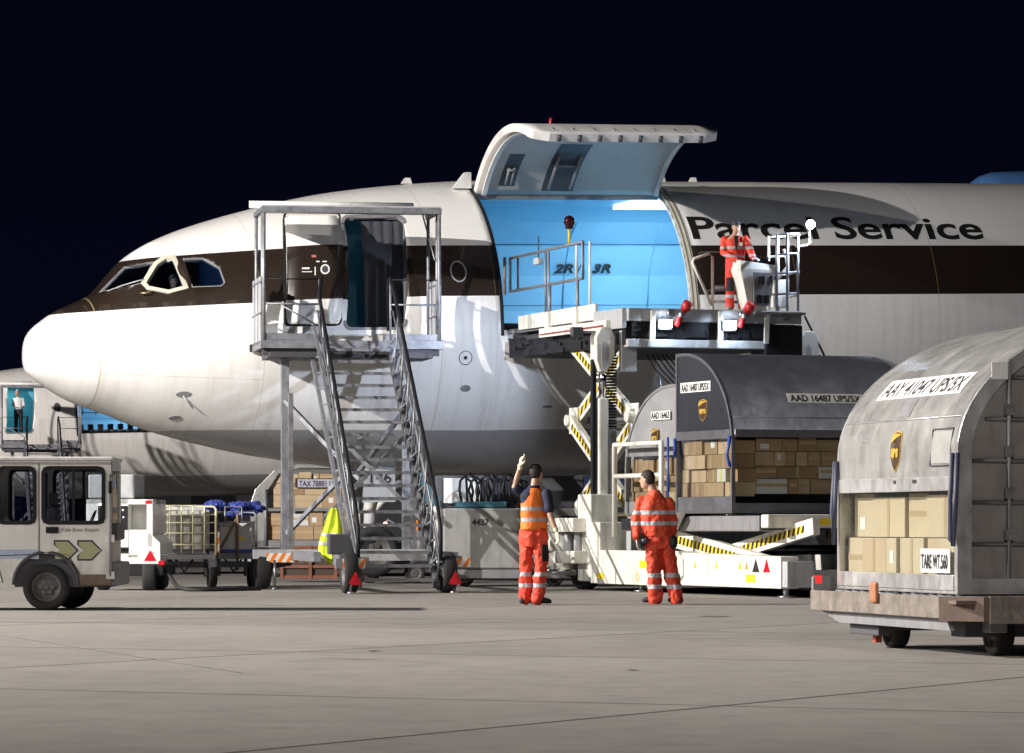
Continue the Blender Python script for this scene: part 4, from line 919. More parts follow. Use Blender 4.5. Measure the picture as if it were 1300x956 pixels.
    T('gate_rail', cream, ld, [(-.75, -6.75, .9), (-.75, -6.75, 2.42), (-.75, -8.75, 2.42), (-.75, -8.75, .9)], r=.045, n=10); T('gate_rail', cream, ld, [(-.75, -6.75, 1.9), (-.75, -8.75, 1.9)], r=.04, n=10)
    T('gate_post', MATS['blue_paint'], ld, [(-.72, -8.95, 1.25), (-.72, -8.95, 2.5)], r=.02)
    for x in (-.15, 2.9):
        leg(x, (-6.9, 1.0), (-12.6, .36), .30, .12); leg(x + .15, (-8.0, .40), (-13.0, 1.08), .26, .12)
    q = MB(); q.cyl((.0, -9.2, .7), (3, -9.2, .7), .08, 14); q.build('cross_shaft', steel, ld)
    # cable from the operator station to the fuselage side
    return ld
loader()
c_ = T('power_cable', black, None, [LW(3.5, -5.0, ZD_) for ZD_ in (4.7,)] + [LW(4.3, -4.0, 4.15), LW(5.3, -2.4, 3.75), LW(6.6, -.3, 3.3), LW(7.4, .3, 2.9)], r=.02)
tag(c_, 'thin dark cable sagging from the loader operator cage along the fuselage', 'cable')
# ------------------------------------------------------------------ contoured air cargo containers
def arch(W, H, zs, n=18):                                         # D-shaped outline in (y, z): straight outer wall, curved shoulder, flat inner wall
    a, b = W * .86, H - zs
    return [(0, 0)] + [(a - a * math.cos(R(90 * k / n)), zs + b * math.sin(R(90 * k / n))) for k in range(n + 1)] + [(W, H), (W, 0)]
cbox = [mat('cardboard', (.42, .29, .17), .8, var=.12, scale=4), mat('pale_cardboard', (.52, .39, .25), .8, var=.1, scale=4), mat('brown_cardboard', (.33, .22, .12), .85, var=.15, scale=5)]
whitebox = mat('white_carton', (.62, .61, .58), .7, var=.08)
tape = mat('parcel_tape', (.50, .38, .22), .25, var=0); ytape = mat('yellow_tape', (.62, .60, .16), .4, var=0)
clear = glass('clear_sheet', (.93, .94, .93), .02, .12)
def carton(x0, x1, y0, y1, z0, z1, uldm, label, group, rnd, front='y'):
    cx, cy = (x0 + x1) / 2, (y0 + y1) / 2; dx, dy, h = (x1 - x0) / 2, (y1 - y0) / 2, z1 - z0
    o = MB().box(-dx, dx, -dy, dy, 0, h).build('cardboard_box', whitebox if rnd.random() < .07 else rnd.choice(cbox), None, .006)
    o.matrix_world = uldm @ Matrix.Translation((cx, cy, z0)) @ Matrix.Rotation(R(rnd.uniform(-.8, .8)), 4, 'Z')
    tag(o, label, 'box', group)
    q = MB(); k = rnd.random()
    if front == 'y':
        if k < .85: q.box(-dx + .004, dx - .004, -dy - .003, -dy - .0005, h * .47, h * .47 + .05) if dx < .3 else q.box(-.03, .03, -dy - .003, -dy - .0005, .004, h - .004)
        else: lx = rnd.uniform(-.8, .2) * dx; lz = rnd.uniform(.15, .5) * h; q.box(lx, lx + min(.15, dx * .7), -dy - .003, -dy - .0005, lz, lz + min(.11, h * .4))
    else:
        if k < .85: q.box(-dx - .003, -dx - .0005, -.03, .03, .004, h - .004)
        else: lz = rnd.uniform(.15, .5) * h; q.box(-dx - .003, -dx - .0005, -dy * .6, min(-dy * .6 + .15, dy * .5), lz, lz + min(.11, h * .4))
    q.build('tape' if k < .85 else 'paper_label', (ytape if rnd.random() < .12 else tape) if k < .85 else decal, o)
ORD = ['first', 'second', 'third', 'fourth', 'fifth', 'sixth', 'seventh', 'eighth', 'ninth', 'tenth']
def fill(uldm, x0, x1, y0, y1, z0, z1, rows, cols, depth, where, group, rnd, front='y', rev=False, pal=False):
    if pal: keep = cbox[:]; cbox[:] = [mat('yellowish_cardboard', (.55, .45, .30), .8, var=.1, scale=4), mat('pale_cardboard', (.52, .39, .25), .8, var=.1, scale=4)]
    zc = [z0]; 
    for r_ in range(rows): zc.append(zc[-1] + (z1 - z0) / rows * rnd.uniform(.88, 1.1))
    sc = (z1 - z0) / (zc[-1] - z0); zc = [z0 + (z - z0) * sc for z in zc]
    for r_ in range(rows):
        n = max(2, cols + rnd.choice((-1, 0, 0, 1))); ws = [rnd.uniform(.45, 1.7) for _ in range(n)]; L_ = (x1 - x0) if front == 'y' else (y1 - y0); k = L_ / sum(ws); p = x0 if front == 'y' else y0
        nm = 'bottom row' if r_ == 0 else ('top row' if r_ == rows - 1 else ORD[r_] + ' row up')
        idx = list(range(n))
        for i, w_ in enumerate(ws):
            w_ *= k; pos = (n - 1 - i) if rev else i
            lab = 'cardboard box %s from left in %s, %s' % (ORD[min(pos, 9)], nm, where)
            g = .008; rc = rnd.uniform(0, .09)
            if front == 'y': carton(p + g, p + w_ - g, y0 + rc, y0 + rc + depth, zc[r_] + .003, zc[r_ + 1] - .003 - (rnd.uniform(0, .05) if r_ == rows - 1 else 0), uldm, lab, group, rnd, 'y')
            else: carton(x0 + rc, x0 + rc + depth, p + g, p + w_ - g, zc[r_] + .003, zc[r_ + 1] - .003 - (rnd.uniform(0, .05) if r_ == rows - 1 else 0), uldm, lab, group, rnd, 'x')
            p += w_
    if pal: cbox[:] = keep
def shield(parent, fn, h, nm='logo'):                             # shield-shaped parcel emblem; fn(a, b, d) places it
    def sh(k): return [(-.36 * k, .42 * k), (-.2 * k, .49 * k), (0, .52 * k), (.2 * k, .49 * k), (.36 * k, .42 * k), (.38 * k, .1 * k), (.33 * k, -.15 * k), (.2 * k, -.36 * k), (0, -.52 * k), (-.2 * k, -.36 * k), (-.33 * k, -.15 * k), (-.38 * k, .1 * k)]
    q = MB(); q.prism([(a * h, b * h) for a, b in sh(1)], fn, .001, .004); o = q.build('logo_shield', gold, parent)
    q = MB(); q.prism([(a * h, b * h) for a, b in sh(.93)], fn, .004, .007); q.build('logo_field', brownlogo, o)
    q = MB(); q.prism([(-.33 * h, .20 * h), (-.33 * h, .37 * h), (-.15 * h, .43 * h), (.1 * h, .44 * h), (.33 * h, .40 * h), (.0, .33 * h)], fn, .007, .010); q.build('logo_swoosh', gold, o)
    text('logo_letters', 'ups', .36 * h, gold, o, 0, 0, 0, width=.52 * h, warp=lambda x, y, z: fn(x - .26 * h, y - .12 * h, .009 + z * .5), bold=.01)
def uld(label, M, L_, W, H, zs, zr, skinm, framem, tagtxt, tagpos, tagpos2=None, open_end='left', dark=False, door=False):
    u = bpy.data.objects.new('cargo_container', None); C.objects.link(u); u.matrix_world = M; tag(u, label, 'cargo container', 'contoured air cargo containers')
    A = arch(W, H, zs); shl = A[1:-1]
    B('base_pallet', framem, u, (0, L_, 0, W, 0, .07), bevel=.008)
    cv = [p for p in A[1:] if p[1] >= zs - .001]
    def curve(zmin):                                             # part of the outline above zmin
        return [(0, zmin)] + [p for p in A[1:-1] if p[1] > zmin]
    cu = curve(zr)
    q = MB(); th = .02
    inn = [(y + .02 if y < W - .01 else y - .0, z - .02 * (z > zs)) for y, z in cu]
    V = []
    for x in (.03, L_ - .03): V.append(([q.bm.verts.new((x, y, z)) for y, z in cu], [q.bm.verts.new((x, y, z)) for y, z in inn]))
    for i in range(len(cu) - 1):
        q._f([V[0][0][i], V[0][0][i + 1], V[1][0][i + 1], V[1][0][i]], True); q._f([V[0][1][i + 1], V[0][1][i], V[1][1][i], V[1][1][i + 1]], True)
    for k in (0, 1):
        for i in range(len(cu) - 1): q._f([V[k][0][i], V[k][1][i], V[k][1][i + 1], V[k][0][i + 1]])
    q.build('roof_panel', skinm, u, recalc=False)
    # end arches
    for x0, x1, w_ in ((-.012, .05, .05), (L_ - .06, L_ + .012, .13 if door else .05)):
        inner = [(min(max(y, w_) , W - w_), max(w_, z)) for y, z in A]
        cy, cz = W * .86, zs
        inner = []
        for y, z in A:
            if z <= zs + .001: inner.append((w_ if y < .01 else W - w_, max(z, w_)))
            elif y >= W - .01: inner.append((W - w_, H - w_))
            else:
                d = Vector((cy - y, z - cz)); inner.append((y + w_ * (cy - y) / max(.01, d.length), z - w_ * (z - cz) / max(.01, d.length)))
        q = MB(); q.ring(A, inner, lambda a, b, d: Vector((d, a, b)), x0, x1); q.build('end_frame', framem, u, .004)
    B('corner_rail', framem, u, (.05, L_ - .06, -.01, .03, zr - .04, zr + .08), (.05, L_ - .06, -.012, .03, .03, .16), (.05, L_ - .06, W - .03, W + .01, .0, .16), bevel=.005)
    B('back_wall', skinm, u, (.03, L_ - .03, W - .02, W, .05, H - .02))
    # left end: metal above, clear panel below with boxes behind
    if open_end == 'left':
        e = [(y, z) for y, z in curve(zr + .0)] + [(W - .02, H - .02), (W - .02, zr)]
        e = [(.03, zr)] + [(y + .03 if y < W * .8 else y, z - .03) for y, z in cu[1:-1]] + [(W - .03, H - .03), (W - .03, zr)]
        q = MB(); q.prism(e, FX(.0), .0, .02); q.build('end_panel', skinm, u)
        B('end_rail', framem, u, (-.016, .03, .04, W - .04, zr - .06, zr + .08), (-.016, .03, .04, W - .04, .03, .17 if not dark else .26), bevel=.005)
    else:
        q = MB(); q.prism([(.05, .1)] + [(y + .05 if y < W * .8 else y - .03, z - .04) for y, z in A[1:-1]] + [(W - .05, .1)], FX(.01), 0, .02); q.build('end_panel', skinm, u)
    q = MB(); q.box(.06, L_ - .06, .012, .016, .16, zr - .04); q.build('clear_sheet', clear, u)
    if open_end == 'left': q = MB(); q.box(.012, .016, .05, W - .05, .16, zr - .06); q.build('clear_sheet', clear, u)
    # seams and rivet rows on the curved sheet
    def cpt(x, s_, d=0):                                         # point on the curved sheet: s_ = distance up from zs
        a, b = W * .86, H - zs; n_ = 60; acc = 0; p = (0, zs)
        if s_ < 0: return Vector((x, -d, zs + s_))
        for k in range(1, n_ + 1):
            t_ = R(90 * k / n_); c = (a - a * math.cos(t_), zs + b * math.sin(t_)); l = math.hypot(c[0] - p[0], c[1] - p[1])
            if acc + l >= s_:
                f = (s_ - acc) / l; y, z = p[0] + (c[0] - p[0]) * f, p[1] + (c[1] - p[1]) * f; nn = Vector((0, -(c[1] - p[1]), (c[0] - p[0]))).normalized()
                return Vector((x, y, z)) + nn * d
            acc += l; p = c
        return Vector((x, p[0], p[1] + d))
    for s_ in ((.33,) if door else (.45,)): T('sheet_seam', framem, u, [cpt(.05, s_, .002), cpt(L_ - .05, s_, .002)], r=.009, n=6)
    return u, cpt
def idtag(u, cpt, txt, xa, xb, sa, sb, m=decal):
    q = MB(); n = 6
    q.loft([[cpt(xa, sa + (sb - sa) * k / n, .003), cpt(xb, sa + (sb - sa) * k / n, .003), cpt(xb, sa + (sb - sa) * k / n, .0055), cpt(xa, sa + (sb - sa) * k / n, .0055)] for k in range(n + 1)], sm=False)
    o = q.build('identity_plate', m, u)
    h = (sb - sa); text('plate_lettering', txt, h * .98, ink, o, 0, 0, 0, width=(xb - xa) * .93, warp=lambda x, y, z: cpt(xa + (xb - xa) * .035 + x, sa + h * .14 + y, .0062 + z * .3), step=.05, bold=.004)
rnd = random.Random(11)
HX = 3.18; HW = 2.24; HH = 2.44
# container A: nearest, on its dolly at the right edge
MA = Matrix(((.229, .973, 0, 3.61 - 3.18 * .229), (-.973, .229, 0, 32.5 + 3.18 * .973), (0, 0, 1, .515), (0, 0, 0, 1)))
MAr = Matrix.Translation((3.67 - 3.18 * .229, 32.5 + 3.18 * .973, .515)) @ Matrix.Rotation(math.atan2(-.973, .229), 4, 'Z')
uA, cA = uld('scuffed silver container in the right foreground, canvas curtain door on its end', MAr, HX, HW, 2.38, 1.16, .90, alu, mat('container_rail', (.50, .50, .50), .35, .6, var=.2, dirt=.3), '', None, open_end='right', door=True)
idtag(uA, cA, 'AAY 41047 UPS/5X', .55, 2.75, .56, .80)
shield(uA, lambda a, b, d: cA(1.62 + a, .05 + b, .003 + d), .35)
q = MB(); 
for s_, x_ in (((-.08), 2.55),): q.loft([[cA(2.55, k * .09 - .07, .002), cA(3.02, k * .09 - .07, .002), cA(3.02, k * .09 - .07, .006), cA(2.55, k * .09 - .07, .006)] for k in range(4)], sm=False)
q.build('document_pocket', mat('document_pocket', (.36, .36, .34), .3), uA)
T('pocket_rim', dgrey, uA, [cA(2.53, -.09, .008), cA(3.04, -.09, .008), cA(3.04, .22, .008), cA(2.53, .22, .008), cA(2.53, -.09, .008)], r=.007, n=5)
q = MB(); q.loft([[cA(1.45, k * .06 + .36, .002), cA(1.75, k * .06 + .36, .002), cA(1.75, k * .06 + .36, .004), cA(1.45, k * .06 + .36, .004)] for k in range(4)], sm=False); q.build('patch', mgrey, uA)
q = MB(); q.box(1.6, 1.66, -.016, -.01, .93, .96); q.box(2.1, 2.2, -.016, -.01, .93, .96); q.build('rail_mark', ink, uA)
q = MB(); q.box(2.9, 3.02, -.004, .0, 1.62, 1.7); q.bm.free()
o_ = B('tare_plate', decal, uA, (2.28, 3.0, -.0, .010, .175, .375)); text('plate_lettering', 'TARE WT.560', .17, ink, o_, (2.30, -.003, .21), (1, 0, 0), (0, 0, 1), width=.66, bold=.003)
# canvas door with its straps
A_ = arch(HW, 2.38, 1.16); q = MB()
V = []; 
ins = []
for y, z in A_:
    cy, cz = HW * .86, 1.16
    if z <= 1.161: ins.append((.14 if y < .01 else HW - .14, max(z, .1)))
    elif y >= HW - .01: ins.append((HW - .14, 2.38 - .14))
    else: d = math.hypot(cy - y, z - cz); ins.append((y + .14 * (cy - y) / d, z - .14 * (z - cz) / d))
q.prism(ins, lambda a, b, d: Vector((HX - .045 + d, a, b)), 0, .02); cd_ = q.build('canvas_door', canvas, uA)
for k in range(6):
    z = .42 + k * .345; ym = min([y for y, zz in ins if zz > z - .05] + [.14]) if z < 1.2 else next(y for y, zz in ins[1:] if zz >= z)
    T('strap', mat('strap', (.10, .09, .085), .7), cd_, [(HX - .012, ym, z), (HX - .004, HW / 2, z - .008), (HX - .012, HW - .15, z)], r=.016, n=6)
for y in (.46, 1.3, 1.9): T('strap', mgrey, cd_, [(HX - .01, y, .12), (HX, y, 1.95 if y < .6 else 2.2)], r=.018, n=6)
for y in (.46, 1.3):
    for z in (.42, .765, 1.11, 1.455): B('buckle', steel, cd_, (HX, HX + .02, y - .04, y + .04, z + .03, z + .12))
T('door_strap_loop', mat('navy_strap', (.05, .055, .10), .6), uA, [(HX - .02, -.03, 1.17), (HX - .02, -.05, .8), (HX - .02, -.05, .45), (HX + .02, -.04, .4), (HX + .03, -.02, .8), (HX + .02, 0.0, 1.17)], r=.022, n=6)
T('door_strap_loop', MATS['navy_strap'], uA, [(.02, -.03, 1.15), (.02, -.06, .7), (.03, -.05, .4), (.06, -.04, .8), (.03, -.02, 1.15)], r=.02, n=6)
B('nameplate', decal, uA, (HX + .012, HX + .018, .30, .44, 1.78, 1.92))
fill(MAr, .07, 3.08, .06, 2, .08, .86, 2, 5, .5, 'nearest container', 'boxes behind the clear sheet of the nearest container', rnd, pal=True)

# dolly under it
dl = thing('cargo_dolly', 'weathered flat dolly under the nearest container', 'dolly', MAr.translation - Vector((0, 0, .515)), math.atan2(-.973, .229))
B('deck_edge', wood, dl, (-.25, 3.25, -.18, -.12, .32, .50), (-.25, -.18, -.12, 2.5, .32, .5), bevel=.008)
q = MB(); q.prism([(3.25, -.18), (3.55, .10), (3.55, .15), (3.25, -.12)], lambda a, b, d: Vector((a, b, d)), .30, .50); q.build('corner_plate', rust, dl)
B('deck_edge', wood, dl, (3.50, 3.56, .15, 2.5, .28, .505), bevel=.008)
B('deck_plate', rust, dl, (-.2, 3.5, -.12, 2.5, .44, .47))
q = MB(); 
for k in range(15): q.cyl((-.05 + k * .23, 0, .485), (-.05 + k * .23, 2.3, .485), .026, 8)
q.build('deck_roller', steel, dl)
B('frame_beam', mgrey, dl, (0.2, 3.3, .25, .4, .2, .40), (.2, 3.3, 1.9, 2.05, .2, .40), bevel=.01)
q = MB(); q.prism([(-.18, .32), (3.2, .32), (3.3, .22), (.35, .22)], FY(-.10), 0, .04); q.build('skirt', mgrey, dl)
B('axle_box', dgrey, dl, (.55, .95, .1, 2.1, .16, .3), (2.75, 3.1, .1, 2.1, .16, .3), (.35, 1.15, .0, .12, .12, .30), bevel=.01)
for x, y in ((.75, .30), (.75, 2.0), (2.95, .45), (2.95, 2.0)): wheel(dl, (x, y, .20), .2, .15, (0, 1, 0))
q = MB(); q.prism([(.58 - .12, .12), (.58 + .12, .12), (.58, .32)], lambda a, b, d: Vector((3.60 + d, a, b)), 0, .02); q.build('warning_triangle', refl, dl)
B('lock_handle', mat('worn_orange', (.35, .14, .06), .6), dl, (1.55, 1.72, -.22, -.18, .42, .60), bevel=.02)
B('lamp_bracket', mgrey, dl, (-.30, -.25, -.15, .05, .42, .62)); B('tail_lamp', mat('tail_lamp', (.5, .01, .02), .2, emit=(1, .03, .03), es=1.0, var=0), dl, (-.30, -.25, -.14, -.06, .55, .63), bevel=.01)
q = MB(); q.box(.7, .78, .1, .16, .05, .32); q.build('brake_lever', mat('brick_red', (.35, .07, .03), .5), dl)

# containers B (outer) and C (inner) on the loader platform
zB = 1.28
MBx = LM @ Matrix.Translation((-.55, -11.12, zB)); MCx = LM @ Matrix.Translation((-.5, -6.60, zB)) 
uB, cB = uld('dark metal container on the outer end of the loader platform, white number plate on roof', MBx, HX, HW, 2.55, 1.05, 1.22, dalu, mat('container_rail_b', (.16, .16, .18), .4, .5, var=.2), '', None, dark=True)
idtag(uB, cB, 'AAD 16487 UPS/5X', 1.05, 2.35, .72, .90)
o_ = B('identity_plate', decal, uB, (-.006, -.001, .85, 2.05, 1.92, 2.08)); 
text('plate_lettering', 'AAD 16487 UPS/5X', .16, ink, o_, (-.009, 2.0, 1.94), (0, -1, 0), (0, 0, 1), width=1.1, bold=.003)
shield(uB, lambda a, b, d: Vector((-.002 - d, 1.15 - a * 1.35, 1.62 + b)), .34)
fill(MBx, .42, 3.08, .05, 2, .30, 1.20, 4, 8, .4, 'open side of the dark container', 'boxes on the long side of the dark container', rnd)
fill(MBx, .04, .9, .06, 2.18, .26, 1.18, 4, 5, .34, 'end panel of the dark container', 'boxes on the end of the dark container', rnd, 'x', True)
T('strap_loop', blue, uB, [(-.03, .03, 1.2), (-.05, .1, .9), (-.03, .03, .72)], r=.025, n=6); T('strap_loop', blue, uB, [(-.03, HW - .02, 1.2), (-.05, HW - .06, .9)], r=.025, n=6)
MCr = MCx @ Matrix.Rotation(R(180), 4, 'Z') @ Matrix.Translation((-HX, 0, 0))
uC, cC = uld('light grey container on the inner end of the loader platform, boxes behind a clear panel', MCr, HX, HW, 2.08, .70, 1.0, dull_alu, mgrey, '', None, open_end='right')
def ce(a, b, d): return Vector((HX + .002 + d, a, b))
o_ = B('identity_plate', decal, uC, (HX + .034, HX + .038, 1.2, 2.0, 1.52, 1.66)); text('plate_lettering', 'AAD 16463', .15, ink, o_, (HX + .041, 1.22, 1.54), (0, 1, 0), (0, 0, 1), width=.75, bold=.003)
shield(uC, lambda a, b, d: Vector((HX + .034 + d, 1.35 + a * 1.35, 1.24 + b)), .28)
for v in list(uC.children):
    if v.name.startswith('end_panel'):
        v.data = v.data.copy(); bm = bmesh.new(); bm.from_mesh(v.data); 
        g = bm.verts[:] + bm.edges[:] + bm.faces[:]; bmesh.ops.bisect_plane(bm, geom=g, plane_co=(0, 0, 1.0), plane_no=(0, 0, -1), clear_outer=True); bmesh.ops.translate(bm, verts=bm.verts, vec=(HX - .03, 0, 0)); bm.to_mesh(v.data); bm.free()
B('end_rail', mgrey, uC, (HX - .03, HX + .016, .04, HW - .04, .94, 1.08), (HX - .03, HX + .016, .04, HW - .04, .03, .2), bevel=.005)
q = MB(); q.box(HX - .016, HX - .012, .05, HW - .05, .2, .95); q.build('clear_sheet', clear, uC)
MCe = MCx                                                          # end boxes stand at the low-x side of the platform
fill(MCe, .04, .9, -2.18, -.06, .1, .93, 3, 5, .34, 'end of the light grey container', 'boxes on the end of the light grey container', rnd, 'x', True)

# container D on a dolly behind the stairs, container E behind the loader
psi = R(4)
MD = Matrix.Translation((P(348, 668, 84).x, 84, .62)) @ Matrix.Rotation(psi, 4, 'Z')
uD, cD = uld('container packed with boxes behind the stairs, curved silver frame at its left', MD @ Matrix.Translation((0, 0, 0)), 3.0, HW, .3, .15, .12, alu, MATS['container_rail'], '', None)
for ch in list(uD.children): bpy.data.objects.remove(ch)
prD = [(-.55, .0), (-.62, .9), (-.5, 1.25), (-.1, 1.65), (.4, 1.78), (1.6, 1.78), (1.6, 1.70), (.45, 1.70), (.0, 1.58), (-.25, 1.2), (-.3, .9), (-.3, 0)]
q = MB(); q.prism([(a + .1, b) for a, b in prD], FY(-.02), 0, 2.1); q.build('curved_wall', alu, uD, .01)
B('base_pallet', mgrey, uD, (-.5, 2.6, -.02, 2.1, 0, .16), bevel=.01); T('corner_post', galv, uD, [(-.18, -.04, .05), (-.18, -.04, 1.25)], r=.035)
B('header_plate', brownlogo, uD, (.45, 1.68, -.03, -.02, 1.28, 1.48)); 
o_ = B('identity_plate', mat('dull_plate', (.45, .46, .55), .5, var=0), uD, (.5, 1.64, -.035, -.03, 1.29, 1.46)); text('plate_lettering', 'TAX 78881 UPS/5X', .17, mat('brown_ink', (.04, .03, .05), .6, var=0), o_, (.53, -.038, 1.31), (1, 0, 0), (0, 0, 1), width=1.05, bold=.004)
B('load_bar', mgrey, uD, (-.15, 1.7, -.03, 0, .78, .84))
fill(MD, -.15, 1.75, .01, 1, .17, .77, 2, 5, .4, 'lower half of container behind stairs', 'boxes in the container behind the stairs', rnd)
fill(MD, -.02, 1.75, .01, 1, .85, 1.62, 3, 4, .4, 'upper half of container behind stairs', 'boxes in the container behind the stairs', rnd)
dd = thing('cargo_dolly', 'low steel dolly carrying the container behind the stairs', 'dolly', (P(340, 668, 84).x, 84, 0), psi)
B('deck', mgrey, dd, (-.5, 3.0, -.1, 2.2, .42, .60), bevel=.01); B('frame_beam', lgrey, dd, (-.6, 3.0, -.12, 0, .3, .42), bevel=.01)
for x in (.2, 2.3):
    for y in (.2, 1.9): wheel(dd, (x, y, .2), .2, .14)
wc_ = thing('wooden_crate', 'small reddish wooden crate standing in front of the dolly behind the stairs', 'crate', (P(392, 668, 76).x, 76, .02), R(3))
for z in (.05, .25, .45, .62): B('slat', mat('red_wood', (.20, .07, .04), .7, var=.3), wc_, (-.55, .55, -.02, .02, z + .0, z + .06), bevel=.004)
for x in (-.55, .0, .49): B('slat', MATS['red_wood'], wc_, (x, x + .06, -.045, -.02, .03, .68), bevel=.004)
B('crate_box', mat('dark_wood', (.06, .04, .03), .8), wc_, (-.5, .5, .03, .6, .06, .62))
ut = uld('silver topped container standing furthest behind the stairs, only its roof showing', Matrix.Translation((P(372, 668, 96).x, 96, .55)) @ Matrix.Rotation(R(6), 4, 'Z'), 1.6, HW, 2.2, .9, 1.0, alu, lgrey, '', None)[0]
uE, cE = uld('dark blue container with a number plate, seen between the first worker and the loader', Matrix.Translation((P(682, 668, 88).x, 88, .55)) @ Matrix.Rotation(R(3), 4, 'Z'), HX, HW, 1.75, .9, .98, mat('navy_panel', (.03, .045, .10), .5), mgrey, '', None)
idtag(uE, cE, 'AAX 45151 5X', .35, 1.45, .12, .30, mat('dull_plate', (.45, .46, .55), .5, var=0))
fill(Matrix.Translation((P(682, 668, 88).x, 88, .55)) @ Matrix.Rotation(R(3), 4, 'Z'), .06, 2.4, .03, 1, .17, .93, 3, 4, .4, 'in the dark blue container', 'boxes in the dark blue container', rnd)
de = thing('cargo_dolly', 'dark dolly under the dark blue container', 'dolly', (P(682, 668, 88).x, 88, 0), R(3))
B('deck', dgrey, de, (-.1, 3.3, -.1, 2.3, .38, .53), bevel=.01)
for x in (.4, 2.7):
    for y in (.2, 1.9): wheel(de, (x, y, .2), .2, .14)
q = T('tow_arm', galv, de, [(-.1, 1, .4), (-1.2, .8, .35)], r=.04)

# ------------------------------------------------------------------ grey service unit under the nose with its number
gs = thing('service_trailer', 'large grey service unit numbered 4437 under the freighter belly', 'service unit', (P(563, 668, 71.0).x, 70.3, 0), R(3))
B('body', mat('unit_grey', (.30, .30, .29), .5, dirt=.3), gs, (0, 2.45, 0, 1.4, .32, 1.40), bevel=.03); B('lower_body', mgrey, gs, (.05, 2.4, .03, 1.3, .14, .31), bevel=.02)
text('unit_number', '4437', .15, ink, gs, (.52, -.004, 1.10), (1, 0, 0), (0, 0, 1), width=.30, bold=.003)
B('top_tray', mat('teal_paint', (.03, .12, .16), .5), gs, (.25, 1.15, .1, 1.2, 1.41, 1.52), bevel=.02); B('end_post', white, gs, (-.16, -.08, -.03, .05, .3, 1.6), (-.35, -.04, -.02, .04, 1.30, 1.42), bevel=.01)
B('vent', bpaint, gs, (2.12, 2.42, -.006, .0, 1.06, 1.26), (.0, .2, -.006, 0, .18, .28))
q = MB(); q.cyl((-.35, .3, .35), (-.35, .3, 1.0), .14, 16); q.build('tank', mgrey, gs)
for k in range(11): T('coiled_hose', black, gs, [(.35 + k * .1, .3, 1.5), (.31 + k * .1 + .04 * math.sin(k * 2.1), .3, 1.72), (.33 + k * .1, .35, 1.9 + .08 * math.sin(k * 1.7)), (.41 + k * .1, .38, 1.97 + .06 * math.sin(k * 1.7)), (.52 + k * .1, .4, 1.88), (.56 + k * .1 + .05 * math.sin(k * 3.), .45, 1.7), (.52 + k * .1, .5, 1.5)], r=.026, n=6)
B('light_panel', white, gs, (.05, .7, .9, .95, 1.5, 1.95)); B('upper_housing', dgrey, gs, (-.1, 2.6, 1.0, 1.4, 1.4, 2.0), bevel=.03)
q = MB(); q.prism([(-.3, 1.5), (-.05, 1.42), (-.05, 1.58), (-.5, 2.15), (-.58, 2.1)], FY(-.05), 0, .05); q.build('side_wing', mat('teal_paint', (.03, .12, .16), .5), gs)
for x in (.4, 2.0): wheel(gs, (x, .15, .16), .16, .12)
# white tank truck parts seen through the steps
tt = thing('service_cart', 'small cart of white tubes and pumps seen through the stair treads', 'service cart', (P(452, 668, 74).x, 74, 0), R(2))
B('base', dgrey, tt, (0, 1.3, 0, 1.2, .3, .48), (.15, 1.2, .1, .6, .48, .75), bevel=.02)
T('tube_frame', cream, tt, [(.05, 0, .5), (.05, 0, 1.35), (.3, 0, 1.4)], [(.05, .0, .55), (.25, -.05, .42), (.5, 0, .5)], r=.035)
T('pipe', galv, tt, [(.3, .1, .8), (.6, .05, 1.2), (.9, .1, 1.0), (1.1, .1, 1.4)], [(.4, .0, 1.1), (.8, .0, 1.1)], r=.03)
q = MB(); q.cyl((1.15, 0, .7), (1.15, 0, 1.2), .05, 12, .02); q.build('orange_cone_lamp', orange, tt)
q = MB(); q.sphere((.55, -.02, 1.12), .045); q.build('signal_lamp', mat('pink_lamp', (.8, .3, .3), .3, emit=(1, .35, .3), es=3, var=0), tt)
for x in (.25, 1.1): wheel(tt, (x, .05, .2), .2, .12)

# ------------------------------------------------------------------ crew vehicle at the left edge
VY = 50.5
vl = thing('crew_van', 'boxy grey crew cab vehicle with a chevron badge at the left edge', 'van', (P(59, 668, VY).x, VY - .05, 0), R(1.5))
vp = mat('van_paint', (.72, .71, .68), .35, dirt=.35, scale=1.5); vg = glass('van_glass', (.88, .9, .92), .05)
XL, XR = -3.4, .84; z0, z1 = .34, 1.92; wz0, wz1 = 1.12, 1.83
wins = [(-1.88, -.98), (-.62, -.14), (-.04, .74)]
for y0, y1 in ((0, .05), (1.55, 1.6)):
    nm = 'side_body'
    bx = [(XL, XR, y0, y1, wz1, z1), (XL, wins[0][0], y0, y1, wz0, wz1), (wins[0][1], wins[1][0], y0, y1, wz0, wz1), (wins[1][1], wins[2][0], y0, y1, wz0, wz1), (wins[2][1], XR, y0, y1, wz0, wz1)]
    arc = [(-.46 + .46 + .40 * math.cos(R(a)) - .0, .33 + .40 * math.sin(R(a))) for a in range(180, -1, -12)]
    q = MB()
    for b in bx: q.box(*b)
    q.prism([(XL, z0 - .05), (XL, wz0), (XR, wz0), (XR, z0)] + [(.40, z0)] + [(x, z) for x, z in arc[::-1]] + [(-.40, z0 - .05), (-2.1, z0 - .05)] + [(x - 2.5, z) for x, z in arc[::-1]] + [(-2.9, z0 - .05)], FY(y0), 0, y1 - y0)
    q.build(nm, vp, vl, .004)
B('roof', vp, vl, (XL, XR + .02, -.03, 1.63, z1, z1 + .05), bevel=.02); B('floor', dgrey, vl, (XL, XR, .05, 1.55, z0 - .04, z0 + .05), (-.45, .45, .06, .4, z0, .78))
